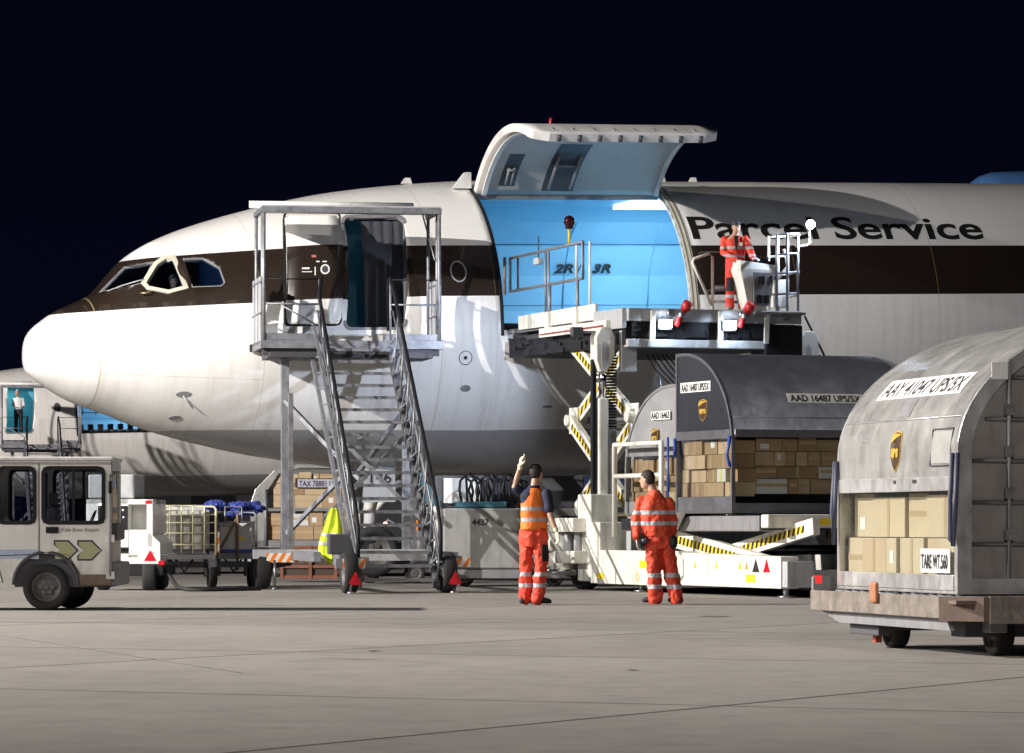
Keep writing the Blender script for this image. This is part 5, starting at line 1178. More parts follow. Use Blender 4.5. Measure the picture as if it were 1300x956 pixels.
B('front_panel', vp, vl, (XR - .04, XR, .05, 1.55, z0, wz0), (XR - .04, XR, .05, 1.55, 1.80, z1), (XR - .04, XR, .05, .12, wz0, 1.8), (XR - .04, XR, 1.48, 1.55, wz0, 1.8)); B('windscreen', vg, vl, (XR - .02, XR - .015, .12, 1.48, wz0, 1.8))
B('rear_panel', vp, vl, (XL, XL + .04, .05, 1.55, z0, z1))
for i, (x0, x1) in enumerate(wins):
    for y, sg in ((-.0, -1), (1.6, 1)):
        q = MB(); q.ring(rrect(x0 - .02, x1 + .02, wz0 - .02, wz1 + .02, .1), rrect(x0 + .03, x1 - .03, wz0 + .03, wz1 - .03, .07), FY(y), -.014 if sg < 0 else -.05, .05 if sg < 0 else .014); fr_ = q.build('window', bpaint, vl)
        B('window_pane', vg, fr_, (x0, x1, y + .02 * -sg, y + .024 * -sg, wz0, wz1))
        if i == 2: B('window_bar', bpaint, fr_, ((x0 + x1) / 2 - .015, (x0 + x1) / 2 + .015, y - .012, y + .03, wz0, wz1))
T('door_gap', ink, vl, [(-.09, -.002, z1), (-.09, -.002, .72), (.28, -.002, .72), (.48, -.002, .38), (.84, -.002, .38), (.84, -.002, z1)], [(-.66, -.002, z1), (-.64, -.002, .7)], [(-1.0, -.002, z1), (-.55, -.002, .36), (-.75, -.002, .36)], [(-.64, -.002, .7), (-.09, -.002, .72)], r=.006, n=5)
B('door_handle', bpaint, vl, (.0, .16, -.022, -.002, .99, 1.07), bevel=.005); B('door_handle', bpaint, vl, (-1.14, -1.0, -.022, -.002, .99, 1.07), bevel=.005)
B('roof_gutter', lgrey, vl, (XL, XR, -.045, -.002, z1 - .03, z1 - .005), bevel=.004)
for z in (.92, .45): B('hinge', vp, vl, (.77, .88, -.03, 0.0, z - .05, z + .05), bevel=.008)
T('hinge_bar', galv, vl, [(.82, -.03, z0 + .1), (.82, -.03, 1.75)], r=.01)
text('door_lettering', 'Köln Bonn Airport', .075, mgrey, vl, (.20, -.003, 1.01), (1, 0, 0), (0, 0, 1), width=.48, ext=.0015)
for k, x in enumerate((.12, .42)):
    def chev(x, g): return [(x - g, .88 + g), (x + .16 + g * .4, .88 + g), (x + .27 + g * 1.3, .77), (x + .16 + g * .4, .66 - g), (x - g, .66 - g), (x - g, .70), (x + .06, .77), (x - g, .84)]
    q = MB(); q.prism(chev(x, .022), FY(-.003), -.001, .002); lb = q.build('badge_outline', mat('badge_navy', (.03, .035, .07), .5, var=0), vl)
    q = MB(); q.prism(chev(x, 0), FY(-.0045), -.001, .001); q.build('badge_field', mat('badge_yellow', (.36, .36, .20), .5, var=0), lb)
q = MB(); q.prism([(.61, .83), (.70, .77), (.61, .70), (.66, .77)], FY(-.004), -.001, .001); q.build('badge_tip', mat('badge_silver', (.75, .8, .85), .2, .3, var=0), vl)
B('reflective_band', mat('pale_blue_band', (.45, .52, .66), .3, .2, var=.1), vl, (XL, -.09, -.003, 0, .66, .78))
B('sill', rust, vl, (.42, XR, -.02, .0, z0 - .02, z0 + .12), bevel=.01); B('front_bumper', mgrey, vl, (XR - .05, XR + .12, .05, 1.55, .32, .62), bevel=.02)
T('mirror_arm', bpaint, vl, [(.84, -.02, 1.72), (.9, -.1, 1.72), (.9, -.1, 1.4)], r=.012); B('mirror', bpaint, vl, (.8, .84, -.06, .0, 1.5, 1.66), bevel=.01)
wheel(vl, (0, .11, .30), .30, .22); wheel(vl, (.2, 1.45, .30), .30, .22); wheel(vl, (-2.5, .11, .30), .30, .22)
T('wheel_arch', dgrey, vl, [(.415 * math.cos(R(a)), -.01, .33 + .415 * math.sin(R(a))) for a in range(0, 181, 10)], r=.022)
for x in (-.75, -.02): q = MB(); q.box(x, x + .14, .25, .75, .62, 1.32); q.box(x, x + .5, .25, .75, .55, .68); q.box(x + .02, x + .12, .4, .6, 1.34, 1.52); q.build('seat', dgrey, vl, .03)
q = MB(); q.ring([(.17 * math.cos(R(a)), .17 * math.sin(R(a))) for a in range(0, 360, 20)], [(.145 * math.cos(R(a)), .145 * math.sin(R(a))) for a in range(0, 360, 20)], lambda a, b, d: Vector((.52 + b * .4 + d, .5 + a, 1.12 + b)), 0, .02); q.build('steering_wheel', bpaint, vl); T('steering_column', bpaint, vl, [(.55, .5, 1.1), (.85, .5, .9)], r=.02); B('dashboard', dgrey, vl, (.66, .9, .1, 1.5, .9, 1.12), bevel=.03)

# ------------------------------------------------------------------ ground power unit
gp = thing('ground_power_unit', 'white ground power unit with a dark dial panel right of the crew cab', 'power unit', (P(132, 668, 66).x, 66, 0), R(-3))
gw = mat('gpu_white', (.74, .74, .72), .35, dirt=.2)
B('canopy', gw, gp, (-.3, .42, .0, 1.6, .72, 1.53), (.42, .82, .35, 1.6, .95, 1.53), (.72, .83, .0, .35, .72, 1.53), (-.3, .82, .0, 1.6, 1.44, 1.53), bevel=.015)
q = MB(); q.prism([(.42, .62), (.95, .62), (.95, .80), (.72, 1.02), (.42, 1.02)], FY(0), 0, 1.5); q.build('lower_hood', gw, gp, .01); q = MB(); q.prism([(-.3, .45), (.95, .45), (.95, .62), (-.3, .62)], FY(-.02), 0, .02); q.build('front_skirt', gw, gp)
B('chassis', bpaint, gp, (-.3, 1.0, -.02, 1.5, .25, .45), bevel=.02); B('top_housing', lgrey, gp, (-.3, .48, .2, 1.4, 1.54, 1.95), bevel=.03)
dp = B('dial_panel', bpaint, gp, (-.1, .40, -.012, -.002, 1.02, 1.42))
for (x, z, r_, m_) in ((.0, 1.32, .035, 'w'), (.07, 1.32, .035, 'w'), (.04, 1.24, .03, 'w'), (.04, 1.13, .028, 'g'), (.25, 1.33, .018, 'w'), (.32, 1.35, .015, 'w'), (.26, 1.24, .016, 'r'), (.33, 1.23, .014, 'w'), (.25, 1.13, .014, 'r')):
    q = MB(); q.cyl((x, -.012, z), (x, -.022, z), r_, 14); q.build('dial', {'w': mat('lit_dial', (.8, .8, .8), .4, emit=(.85, .9, 1), es=.8, var=0), 'g': mat('green_lamp', (.1, .7, .5), .4, emit=(.2, 1, .8), es=2.5, var=0), 'r': mat('red_lamp', (.5, .05, .05), .4, var=0)}[m_], dp)
B('panel_lamp', mat('panel_lamp', (.9, .9, .9), .4, emit=(1, .95, .85), es=4, var=0), gp, (-.08, .2, -.03, -.0, 1.43, 1.46)); B('marker_lamp', refl, gp, (.70, .80, -.012, -.002, 1.46, 1.51)); B('marker_lamp', refl, gp, (.92, 1.02, -.03, -.01, .43, .50))
q = MB(); q.prism([(.68, .50), (.88, .50), (.78, .68)], FY(-.03), 0, .01); q.build('warning_triangle', refl, gp)
text('unit_number', '48095', .06, mgrey, gp, (.40, -.023, .56), (1, 0, 0), (0, 0, 1), width=.17)
wheel(gp, (.75, .1, .24), .24, .22, (1, .1, 0)); wheel(gp, (.75, 1.2, .24), .24, .22, (1, .1, 0)); wheel(gp, (-.1, .6, .22), .22, .2, (1, 0, 0))
cb = T('ground_cable', black, None, [(P(203, 700, 66).x, 66.2, .42), (P(215, 700, 66).x, 66.0, .25), (P(225, 700, 65.6).x, 65.6, .07), (P(240, 700, 65).x, 65.0, .03), (P(262, 700, 65).x, 65, .03), (P(330, 700, 66).x, 66, .03)], r=.035)
tag(cb, 'black power cord running from the white power unit along the ground', 'cord')

# ------------------------------------------------------------------ baggage carts
def cart(label, px, Y, full):
    ct = thing('baggage_cart', label, 'baggage cart', (P(px, 668, Y).x, Y, 0), R(4), 'baggage carts behind the crew cab')
    L_ = 1.0 if full else .85
    B('deck', mgrey, ct, (0, L_, 0, 1.3, .50, .58), bevel=.01)
    wm = cream if full else mgrey
    for y in ((0,) if full else (0, 1.3)):
        T('cage_frame', mat('wire_paint', (.70, .66, .42), .4, var=.1) if full else galv, ct, [(.0, y, .58), (.0, y, 1.38 if full else 1.3), (.05, y, 1.43 if full else 1.33), (L_ - .05, y, 1.43 if full else 1.33), (L_, y, 1.38 if full else 1.28), (L_, y, .58)], r=.022)
    if full:
        for z in (.76, .96, 1.14, 1.28): T('cage_wire', MATS['wire_paint'], ct, [(0, 0, z), (L_, 0, z)], r=.012)
        for k in (1, 2, 3, 4): T('cage_wire', MATS['wire_paint'], ct, [(k * L_ / 5, 0, .6), (k * L_ / 5, 0, 1.43)], r=.011)
        B('end_hazard_board', hzow, ct, (L_ + .03, L_ + .06, -.02, .1, .62, .98))
    else:
        T('cage_wire', galv, ct, [(0, 0, 1.15), (L_, 0, 1.15)], [(.3, 0, 1.15), (.3, 0, 1.42), (.6, 0, 1.42), (.6, 0, 1.15)], r=.018)
        T('brace', mat('rusty_bar', (.18, .12, .07), .6), ct, [(.12, -.03, .5), (.5, -.03, 1.2)], [(.52, -.03, .3), (.52, -.03, 1.3)], r=.025)
    B('chassis', dgrey, ct, (.1, L_ - .1, .1, 1.2, .36, .44), (.15, .22, .1, 1.2, .2, .5), (L_ - .22, L_ - .15, .1, 1.2, .2, .5))
    T('linkage', bpaint, ct, [(.3, .05, .5), (.45, .05, .28), (.6, .05, .5)], [(.2, .05, .26), (L_ - .2, .05, .26)], r=.02)
    for x in (.08, L_ - .08):
        for y in (.12, 1.18): wheel(ct, (x, y, .20), .2, .12, (1, .15, 0) if True else (0, 1, 0))
    return ct
cart('baggage cart with a pale wire cage full of a pale grey box', 201, 68.5, True); cart('low baggage cart carrying dark blue tarpaulin bundles', 264, 69.5, False)
sk = MB(); rr_ = random.Random(3)
g = bmesh.ops.create_cube(sk.bm, size=1); bmesh.ops.scale(sk.bm, verts=sk.bm.verts, vec=(.84, 1.1, .86)); bmesh.ops.bevel(sk.bm, geom=sk.bm.edges[:], offset=.09, segments=3, affect='EDGES')
so_ = sk.build('wrapped_load', mat('grey_wrap', (.42, .41, .39), .6, var=.35, scale=6, bump=.8, bscale=9)); tag(so_, 'pale grey plastic wrapped load standing in the wire cage baggage cart', 'load'); so_.location = (P(234, 668, 69).x, 69.2, 1.02); so_.rotation_euler = (0, 0, R(4))
bt = B('storage_bin', mat('bin_plastic', (.5, .5, .48), .4, dirt=.3), None, (-.3, .3, -.4, .4, 0, .56), bevel=.04); tag(bt, 'pale plastic bin under the blue tarpaulin on the low cart', 'bin'); bt.location = (P(300, 668, 70).x, 70.1, .59)
B('bin_rim', blue, bt, (-.31, .31, -.41, .41, .02, .08), bevel=.01); B('bin_label', mat('yellow_label', (.85, .62, .02), .5, var=0), bt, (.05, .16, -.405, -.4, .25, .3))
tb = MB()
for k in range(26): tb.sphere((rr_.uniform(-.5, .55), rr_.uniform(-.35, .3), rr_.uniform(-.06, .12)), rr_.uniform(.06, .14), 12, (1.6, 1, .6))
tp = tb.build('blue_tarpaulin', mat('blue_tarpaulin', (.02, .04, .22), .45, bump=.9, bscale=9)); m_ = tp.modifiers.new('r', 'REMESH'); m_.mode = 'VOXEL'; m_.voxel_size = .018; m_.use_smooth_shade = True
m_ = tp.modifiers.new('d', 'DISPLACE'); tx = bpy.data.textures.new('folds', 'CLOUDS'); tx.noise_scale = .07; m_.texture = tx; m_.strength = .09
tag(tp, 'crumpled dark blue tarpaulin bundle lying on top of the low baggage cart', 'tarpaulin'); tp.location = (P(290, 668, 70).x, 70.1, 1.36)
# ------------------------------------------------------------------ low buildings far behind
def hall(label, x0, x1, Y, H, m, doors):
    h_ = thing('hangar', label, 'building', (x0, Y, 0), 0)
    B('wall', m, h_, (0, x1 - x0, 0, 20, 0, H)); B('roof', mgrey, h_, (-.3, x1 - x0 + .3, -.4, 20.3, H, H + .35))
    for i, (a, b_, m2) in enumerate(doors): B('gate', m2, h_, (a, b_, -.12, -.02, 0, H * .8))
hall('low pale hangar far behind the baggage carts', -32, 8, 265, 4.2, mat('hall_wall', (.30, .30, .32), .6), [(2 + k * 4.2, 5 + k * 4.2, (mat('gate_dark', (.04, .045, .06), .6), mat('gate_grey', (.26, .27, .29), .6))[k % 2]) for k in range(9)])
hall('long dark hangar far behind the loader', 9, 70, 280, 3.6, mat('hall_dark', (.05, .055, .07), .6), [(3 + k * 6, 7 + k * 6, mat('gate_dark', (.04, .045, .06), .6)) for k in range(9)])
# ------------------------------------------------------------------ people
skinm = mat('skin', (.48, .29, .20), .5, var=.05); hairm = mat('dark_hair', (.018, .012, .009), .6, bump=.8, bscale=60); ghair = mat('grey_hair', (.25, .24, .23), .6)
def hivis(name, col, bands, axis_var=.2):                         # cloth with reflective tape sewn round it at given heights
    m = mat(name, col, .65, var=axis_var, scale=9, bump=1.0, bscale=9)
    n = m.node_tree.nodes; L = m.node_tree.links; b = n['Principled BSDF']; src = b.inputs['Base Color'].links[0].from_socket
    tc = n.new('ShaderNodeTexCoord'); s = n.new('ShaderNodeSeparateXYZ'); L.new(tc.outputs['Object'], s.inputs[0]); acc = None
    for z, h in bands:
        d = n.new('ShaderNodeMath'); d.operation = 'SUBTRACT'; d.inputs[1].default_value = z; L.new(s.outputs['Z'], d.inputs[0])
        a = n.new('ShaderNodeMath'); a.operation = 'ABSOLUTE'; L.new(d.outputs[0], a.inputs[0])
        c = n.new('ShaderNodeMath'); c.operation = 'LESS_THAN'; c.inputs[1].default_value = h / 2; L.new(a.outputs[0], c.inputs[0])
        if acc is None: acc = c.outputs[0]
        else: x = n.new('ShaderNodeMath'); x.operation = 'MAXIMUM'; L.new(acc, x.inputs[0]); L.new(c.outputs[0], x.inputs[1]); acc = x.outputs[0]
    if acc is not None:
        k = n.new('ShaderNodeMix'); k.data_type = 'RGBA'; L.new(acc, k.inputs[0]); L.new(src, k.inputs[6]); k.inputs[7].default_value = (.40, .41, .44, 1); L.new(k.outputs[2], b.inputs['Base Color'])
    return m
def ell(c, rx, ry, yaw=0, n=18, tilt=0):
    c = Vector(c); ca, sa = math.cos(yaw), math.sin(yaw)
    return [c + Vector((rx * math.cos(2 * math.pi * k / n) * ca - ry * math.sin(2 * math.pi * k / n) * sa, rx * math.cos(2 * math.pi * k / n) * sa + ry * math.sin(2 * math.pi * k / n) * ca, tilt * math.cos(2 * math.pi * k / n))) for k in range(n)]
def limb(mb, pts, rs, n=14):
    P_ = [Vector(p) for p in pts]; out = [P_[0]]; rad = [rs[0]]
    for i in range(1, len(P_)):                                    # a few in-between rings
        for f in (.33, .66, 1): out.append(P_[i - 1].lerp(P_[i], f)); rad.append(rs[i - 1] + (rs[i] - rs[i - 1]) * f)
    mb.tube(out, rad, n)
    mb.sphere(P_[0], rs[0] * .98, 12); mb.sphere(P_[-1], rs[-1] * .98, 12)
def solid(mb, name, m, parent, vox=.014, sm=3, disp=0, loc=None):
    o = mb.build(name, m, parent)
    r = o.modifiers.new('r', 'REMESH'); r.mode = 'VOXEL'; r.voxel_size = vox; r.use_smooth_shade = True
    s = o.modifiers.new('s', 'SMOOTH'); s.iterations = sm; s.factor = .5
    if disp:
        t = bpy.data.textures.get('cloth_folds') or bpy.data.textures.new('cloth_folds', 'CLOUDS'); t.noise_scale = .10; t.noise_depth = 2
        d = o.modifiers.new('d', 'DISPLACE'); d.texture = t; d.strength = disp; d.mid_level = .5; d.texture_coords = 'GLOBAL'
    dg = bpy.context.evaluated_depsgraph_get(); me = bpy.data.meshes.new_from_object(o.evaluated_get(dg)); o.modifiers.clear(); o.data = me
    return o
def hand(mb, wrist, dirv, palmn, curl=.5, k=1.0, thumb_up=False):
    w_, d, n = Vector(wrist), Vector(dirv).normalized(), Vector(palmn).normalized(); s = d.cross(n).normalized(); n = s.cross(d).normalized()
    mb.loft([ell_dir(w_ + d * a * k, s, n, b * k, c * k) for a, b, c in ((-.02, .026, .022), (.02, .034, .018), (.06, .042, .016), (.095, .040, .014))])
    for i, (off, ln) in enumerate(((-.030, .068), (-.010, .078), (.010, .073), (.029, .058))):
        p = w_ + (d * .09 + s * off) * k; c = curl
        a = p + (d * math.cos(c * .5) + n * math.sin(c * .5)) * ln * .45 * k; b = a + (d * math.cos(c * 1.5) + n * math.sin(c * 1.5)) * ln * .33 * k; e_ = b + (d * math.cos(c * 2.4) + n * math.sin(c * 2.4)) * ln * .25 * k
        mb.tube([p, a, b, e_], [.0095 * k, .009 * k, .008 * k, .007 * k], 8)
    p = w_ + (d * .03 - s * .034) * k; td = (d * .55 - s * .8 + n * .3).normalized() if not thumb_up else (-s * 1.0 + d * .25)
    mb.tube([p, p + td * .04 * k, p + (td + d * .25).normalized() * .075 * k], [.013 * k, .011 * k, .008 * k], 8)
def ell_dir(c, s, n, a, b, m=12): return [c + s * a * math.cos(2 * math.pi * k / m) + n * b * math.sin(2 * math.pi * k / m) for k in range(m)]
def head(mb, c, f, h=.235):                                        # c = centre, f = facing direction (horizontal)
    f = Vector(f).normalized(); s = Vector((-f.y, f.x, 0)).normalized(); u = f.cross(s).normalized(); u = u if u.z > 0 else -u; c = Vector(c)
    prof_ = [(-.50, .030, .045, .035), (-.44, .046, .060, .020), (-.30, .058, .080, .012), (-.12, .068, .092, .002), (.05, .074, .098, -.003), (.22, .074, .096, -.006), (.36, .062, .080, -.010), (.46, .040, .052, -.012), (.5, .012, .016, -.012)]
    mb.loft([[c + u * z * h + f * (o + b * math.cos(2 * math.pi * k / 18)) + s * a * math.sin(2 * math.pi * k / 18) for k in range(18)] for z, a, b, o in prof_])
    mb.loft([[c + f * (.088 + x) + u * (z * h) + (s * w_ * math.cos(t)) + f * (.01 * math.sin(t)) for t in (0, 1.57, 3.14, 4.71)] for x, z, w_ in ((.0, .06, .008), (.012, -.03, .011), (.024, -.10, .015), (.004, -.14, .016))])
    for sg in (-1, 1):
        mb.sphere(c + s * sg * .076 - f * .005 - u * .012, .026, 10, (.45, .7, 1.1))
    mb.sphere(c + f * .072 - u * .085, .022, 10, (1, 1, .8)); mb.sphere(c + f * .085 - u * .060, .012, 8, (1, 1, .5))
    return f, s, u, c
def face(parent, f, s, u, c):
    for sg in (-1, 1):
        q = MB(); q.sphere(c + f * .085 + s * sg * .031 - u * .0, .010, 10); q.build('eye', mat('eye', (.5, .48, .45), .2, var=0), parent)
        q = MB(); q.tube([c + f * .095 + s * sg * .018 + u * .020, c + f * .088 + s * sg * .045 + u * .022], .005, 6); q.build('eyebrow', hairm, parent)
    q = MB(); q.tube([c + f * .094 + s * .02 - u * .062, c + f * .099 - u * .060, c + f * .094 - s * .02 - u * .062], .0045, 6); q.build('lips', mat('lips', (.32, .13, .10), .5, var=0), parent)
def hair(parent, f, s, u, c, m=hairm, back=.09):
    q = MB(); q.sphere(c + u * .035 - f * .014, 1, 24, (1, 1, 1)); bm = q.bm
    for v in bm.verts:
        d = v.co - (c + u * .035 - f * .014); x, y, z = d.dot(f), d.dot(s), d.dot(u)
        v.co = c + u * .022 - f * .014 + f * x * .100 + s * y * .084 + u * z * .112
    cuts = [v for v in bm.verts if ((v.co - c).dot(u) < (.035 if (v.co - c).dot(f) > .045 else (-.005 if (v.co - c).dot(f) > -.01 else -.062)))]
    bmesh.ops.delete(bm, geom=cuts, context='VERTS'); o = q.build('hair', m, parent, recalc=True); so = o.modifiers.new('t', 'SOLIDIFY'); so.thickness = .012; so.offset = 0
def boot(parent, ankle, d, m=black):
    d = Vector(d).normalized(); s = Vector((-d.y, d.x, 0)); a = Vector(ankle); q = MB()
    q.loft([[a + d * x + s * w_ * math.cos(2 * math.pi * k / 14) + Vector((0, 0, max(-h0, min(0, 0)) + (zc + h0 * math.sin(2 * math.pi * k / 14)))) for k in range(14)] for x, w_, h0, zc in ((-.09, .022, .03, -.045), (-.08, .04, .05, -.035), (-.02, .047, .075, -.01), (.04, .047, .055, -.025), (.10, .052, .042, -.038), (.16, .045, .034, -.046), (.19, .02, .02, -.055))])
    q.cyl(a + Vector((0, 0, -.02)), a + Vector((0, 0, .10)), .055, 14, .06)
    o = solid(q, 'boot', m, parent, .010, 2); return o
def clampz(o, z0):
    for v in o.data.vertices:
        if v.co.z < z0: v.co.z = z0

# worker one: orange vest, arm raised with thumb up
Y1 = 54.0; X1 = P(678, 668, Y1).x
p1 = thing('person', 'worker in orange vest and navy shirt raising one gloved hand towards the aircraft', 'person', (X1, Y1, 0))
tr = hivis('hi_vis_trousers_a', (.62, .05, .018), [(.27, .055), (.42, .055)]); navy = mat('navy_cloth', (.012, .016, .045), .8, var=.2, bump=.6, bscale=10)
vst = hivis('orange_vest', (.85, .19, .02), [(1.17, .05), (1.32, .05)], .12)
glove = mat('pale_glove', (.62, .60, .42), .7, bump=.4)
hips = Vector((0, 0, 1.0)); yaw = R(25)
lh, rh = Vector((-.10, .03, .98)), Vector((.09, -.04, .98))        # legs
lk, rk = Vector((-.11, .02, .54)), Vector((.10, -.06, .54)); la, ra = Vector((-.12, .06, .10)), Vector((.05, -.06, .10))
sh = [Vector((-.17, .10, 1.54)), Vector((.17, -.09, 1.52))]
b = MB()
b.loft([ell((0, 0, z), rx, ry, yaw) for z, rx, ry in ((.92, .15, .10), (1.0, .165, .11), (1.15, .15, .10), (1.35, .18, .115), (1.5, .19, .11), (1.58, .12, .09), (1.63, .06, .06))])
limb(b, [(0, 0, 1.58), (.02, .0, 1.74)], [.06, .055]); hc = (.035, .02, 1.80)
f_, s_, u_, c_h = head(b, hc, (.75, .75, 0), .25)
for hp_, kn, an in ((lh, lk, la), (rh, rk, ra)): limb(b, [hp_, kn, an], [.085, .055, .04])
eL, wL = Vector((-.27, .02, 1.62)), Vector((-.19, -.02, 1.90)); eR, wR = Vector((.22, -.14, 1.24)), Vector((.30, -.18, 1.01))
limb(b, [sh[0], eL, wL], [.055, .042, .030]); limb(b, [sh[1], eR, wR], [.055, .042, .030])
bd = solid(b, 'body', skinm, p1, .011, 2)
face(bd, f_, s_, u_, c_h); hair(p1, f_, s_, u_, c_h)
q = MB(); hand(q, wL + Vector((0, 0, .0)), (.15, -.1, 1), (.8, .3, 0), 1.25, 1.15, False); q.tube([wL + Vector((.03, 0, .05)), wL + Vector((.055, 0, .10)), wL + Vector((.06, 0, .17))], [.017, .015, .011], 8); q.tube([wL + Vector((0, 0, -.05)), wL + Vector((0, 0, .03))], .037); solid(q, 'glove', glove, p1, .006, 1)
q = MB(); hand(q, wR, (.25, -.12, -1), (-.8, -.3, 0), .5, 1.15); q.tube([wR + Vector((-.01, 0, .05)), wR], .038); solid(q, 'glove', glove, p1, .006, 1)
q = MB(); q.loft([ell((0, 0, z), rx, ry, yaw) for z, rx, ry in ((.80, .16, .13), (.9, .178, .135), (1.02, .172, .125), (1.10, .155, .112))])
limb(q, [lh, lk, la + Vector((0, 0, -.02))], [.108, .09, .088]); limb(q, [rh, rk, ra + Vector((0, 0, -.02))], [.108, .09, .088]); trs = solid(q, 'trousers', tr, p1, .012, 2, .055)
q = MB(); q.box(.135, .15, -.12, -.0, .60, .84) if False else q.loft([[Vector((.16 + dx, -.155 + dy, z)) for dx, dy in ((-.055, -.015), (.03, .03), (.035, .02), (-.05, -.03))] for z in (.60, .72, .83)], sm=False); q.build('pocket', mat('black_cloth', (.012, .012, .014), .8), p1)
q = MB(); q.loft([ell((0, 0, z), rx, ry, yaw) for z, rx, ry in ((1.02, .172, .122), (1.2, .172, .125), (1.4, .19, .13), (1.5, .205, .122), (1.57, .15, .10), (1.61, .085, .08), (1.64, .075, .072))])
limb(q, [sh[0], sh[0].lerp(eL, .75)], [.078, .068]); limb(q, [sh[1], sh[1].lerp(eR, .75)], [.078, .072]); solid(q, 'shirt', navy, p1, .013, 2, .01)
q = MB(); q.loft([ell((0, 0, z), rx, ry, yaw) for z, rx, ry in ((1.03, .195, .145), (1.06, .195, .147), (1.2, .19, .145), (1.36, .195, .148), (1.48, .175, .145), (1.56, .135, .12), (1.60, .10, .095))]); solid(q, 'vest', vst, p1, .012, 2, .015)
for an, d in ((la, (.55, .5, 0)), (ra, (1, -.05, 0))): clampz(boot(p1, an, d), .004)

# worker two: red-orange suit
Y2 = 54.6; X2 = P(836, 668, Y2).x
p2 = thing('person', 'worker in a red orange suit standing back to camera, watching the loader', 'person', (X2, Y2, 0))
su = hivis('hi_vis_trousers_b', (.60, .05, .018), [(.24, .06), (.40, .06)]); jk = hivis('hi_vis_jacket', (.62, .06, .018), [(1.12, .055), (1.27, .055)])
lh, rh = Vector((-.09, .0, .93)), Vector((.10, .0, .93)); lk, rk = Vector((-.06, -.03, .52)), Vector((.16, .02, .52)); la, ra = Vector((-.04, .05, .10)), Vector((.25, .0, .10))
sh = [Vector((-.235, .02, 1.42)), Vector((.14, .0, 1.40))]; T0 = Vector((-.03, 0, 0)); yaw = R(5)
def ax(z): return -.03 - (z - 1.0) * .05
b = MB(); b.loft([ell((ax(z), 0, z), rx, ry, yaw) for z, rx, ry in ((.9, .15, .10), (1.0, .165, .11), (1.15, .15, .10), (1.33, .165, .11), (1.40, .14, .09), (1.5, .08, .07), (1.56, .055, .055))])
limb(b, [(ax(1.5), 0, 1.52), (-.11, .02, 1.64)], [.065, .06]); f_, s_, u_, c_h = head(b, (-.16, .02, 1.725), (-.92, .40, 0), .25)
for hp_, kn, an in ((lh, lk, la), (rh, rk, ra)): limb(b, [hp_, kn, an], [.085, .055, .04])
eL, wL = Vector((-.31, .02, 1.14)), Vector((-.30, -.06, .89)); eR, wR = Vector((.20, .05, 1.14)), Vector((.20, .04, .92))
limb(b, [sh[0], eL, wL], [.05, .04, .03]); limb(b, [sh[1], eR, wR], [.05, .04, .03]); bd = solid(b, 'body', skinm, p2, .011, 2); face(bd, f_, s_, u_, c_h); hair(p2, f_, s_, u_, c_h)
q = MB(); hand(q, wL, (.15, -.05, -1), (.9, -.2, 0), .7, 1.12); q.tube([wL + Vector((0, 0, .05)), wL], .038); solid(q, 'glove', mat('grey_glove', (.42, .42, .40), .7), p2, .006, 1)
q = MB(); hand(q, wR, (-.1, -.05, -1), (-.9, -.1, 0), .7, 1.1); solid(q, 'glove', mat('black_glove', (.012, .012, .014), .7), p2, .006, 1)
q = MB(); q.loft([ell((ax(z), 0, z), rx, ry, yaw) for z, rx, ry in ((.76, .17, .13), (.86, .195, .14), (1.0, .185, .13), (1.08, .165, .12))]); limb(q, [lh, lk, la + Vector((0, 0, -.03))], [.118, .105, .10]); limb(q, [rh, rk, ra + Vector((0, 0, -.03))], [.118, .105, .10]); solid(q, 'trousers', su, p2, .012, 2, .06)
q = MB(); q.loft([ell((ax(z), 0, z), rx, ry, yaw) for z, rx, ry in ((.93, .20, .145), (.98, .208, .15), (1.2, .215, .15), (1.34, .215, .145), (1.43, .185, .13), (1.50, .12, .10), (1.55, .09, .085), (1.58, .08, .08))])
limb(q, [sh[0], eL, wL + Vector((0, 0, .04))], [.082, .074, .058]); limb(q, [sh[1], eR, wR + Vector((0, 0, .04))], [.082, .074, .058]); j2 = solid(q, 'jacket', jk, p2, .012, 2, .045)
text('jacket_lettering', 'AIRPORT', .05, mat('dark_red_ink', (.18, .02, .02), .7, var=0), j2, (-.15, -.165, 1.40), (1, 0, 0), (0, .12, 1), width=.26, ext=.004) if False else None
rd = MB(); rd.box(-.26, -.20, -.14, -.08, .80, .95); rd.cyl((-.25, -.11, .95), (-.25, -.11, 1.06), .008, 6); ro = rd.build('hand_radio', bpaint, None, .01); tag(ro, 'black hand radio held low by the worker in the red suit', 'radio'); ro.location = (X2, Y2, 0)
q = MB(); q.sphere((.205, -.10, .86), .06, 14, (1, .7, 1.6)); q.build('belt_pouch', bpaint, p2)
q = MB(); q.sphere((-.19, -.13, .88), .05, 14, (1.1, .8, .8)); q.build('ear_defender', mat('dark_shell', (.05, .05, .06), .3), p2)
for an, d in ((la, (-.95, .25, 0)), (ra, (-.3, .5, 0))): clampz(boot(p2, an, d), .004)

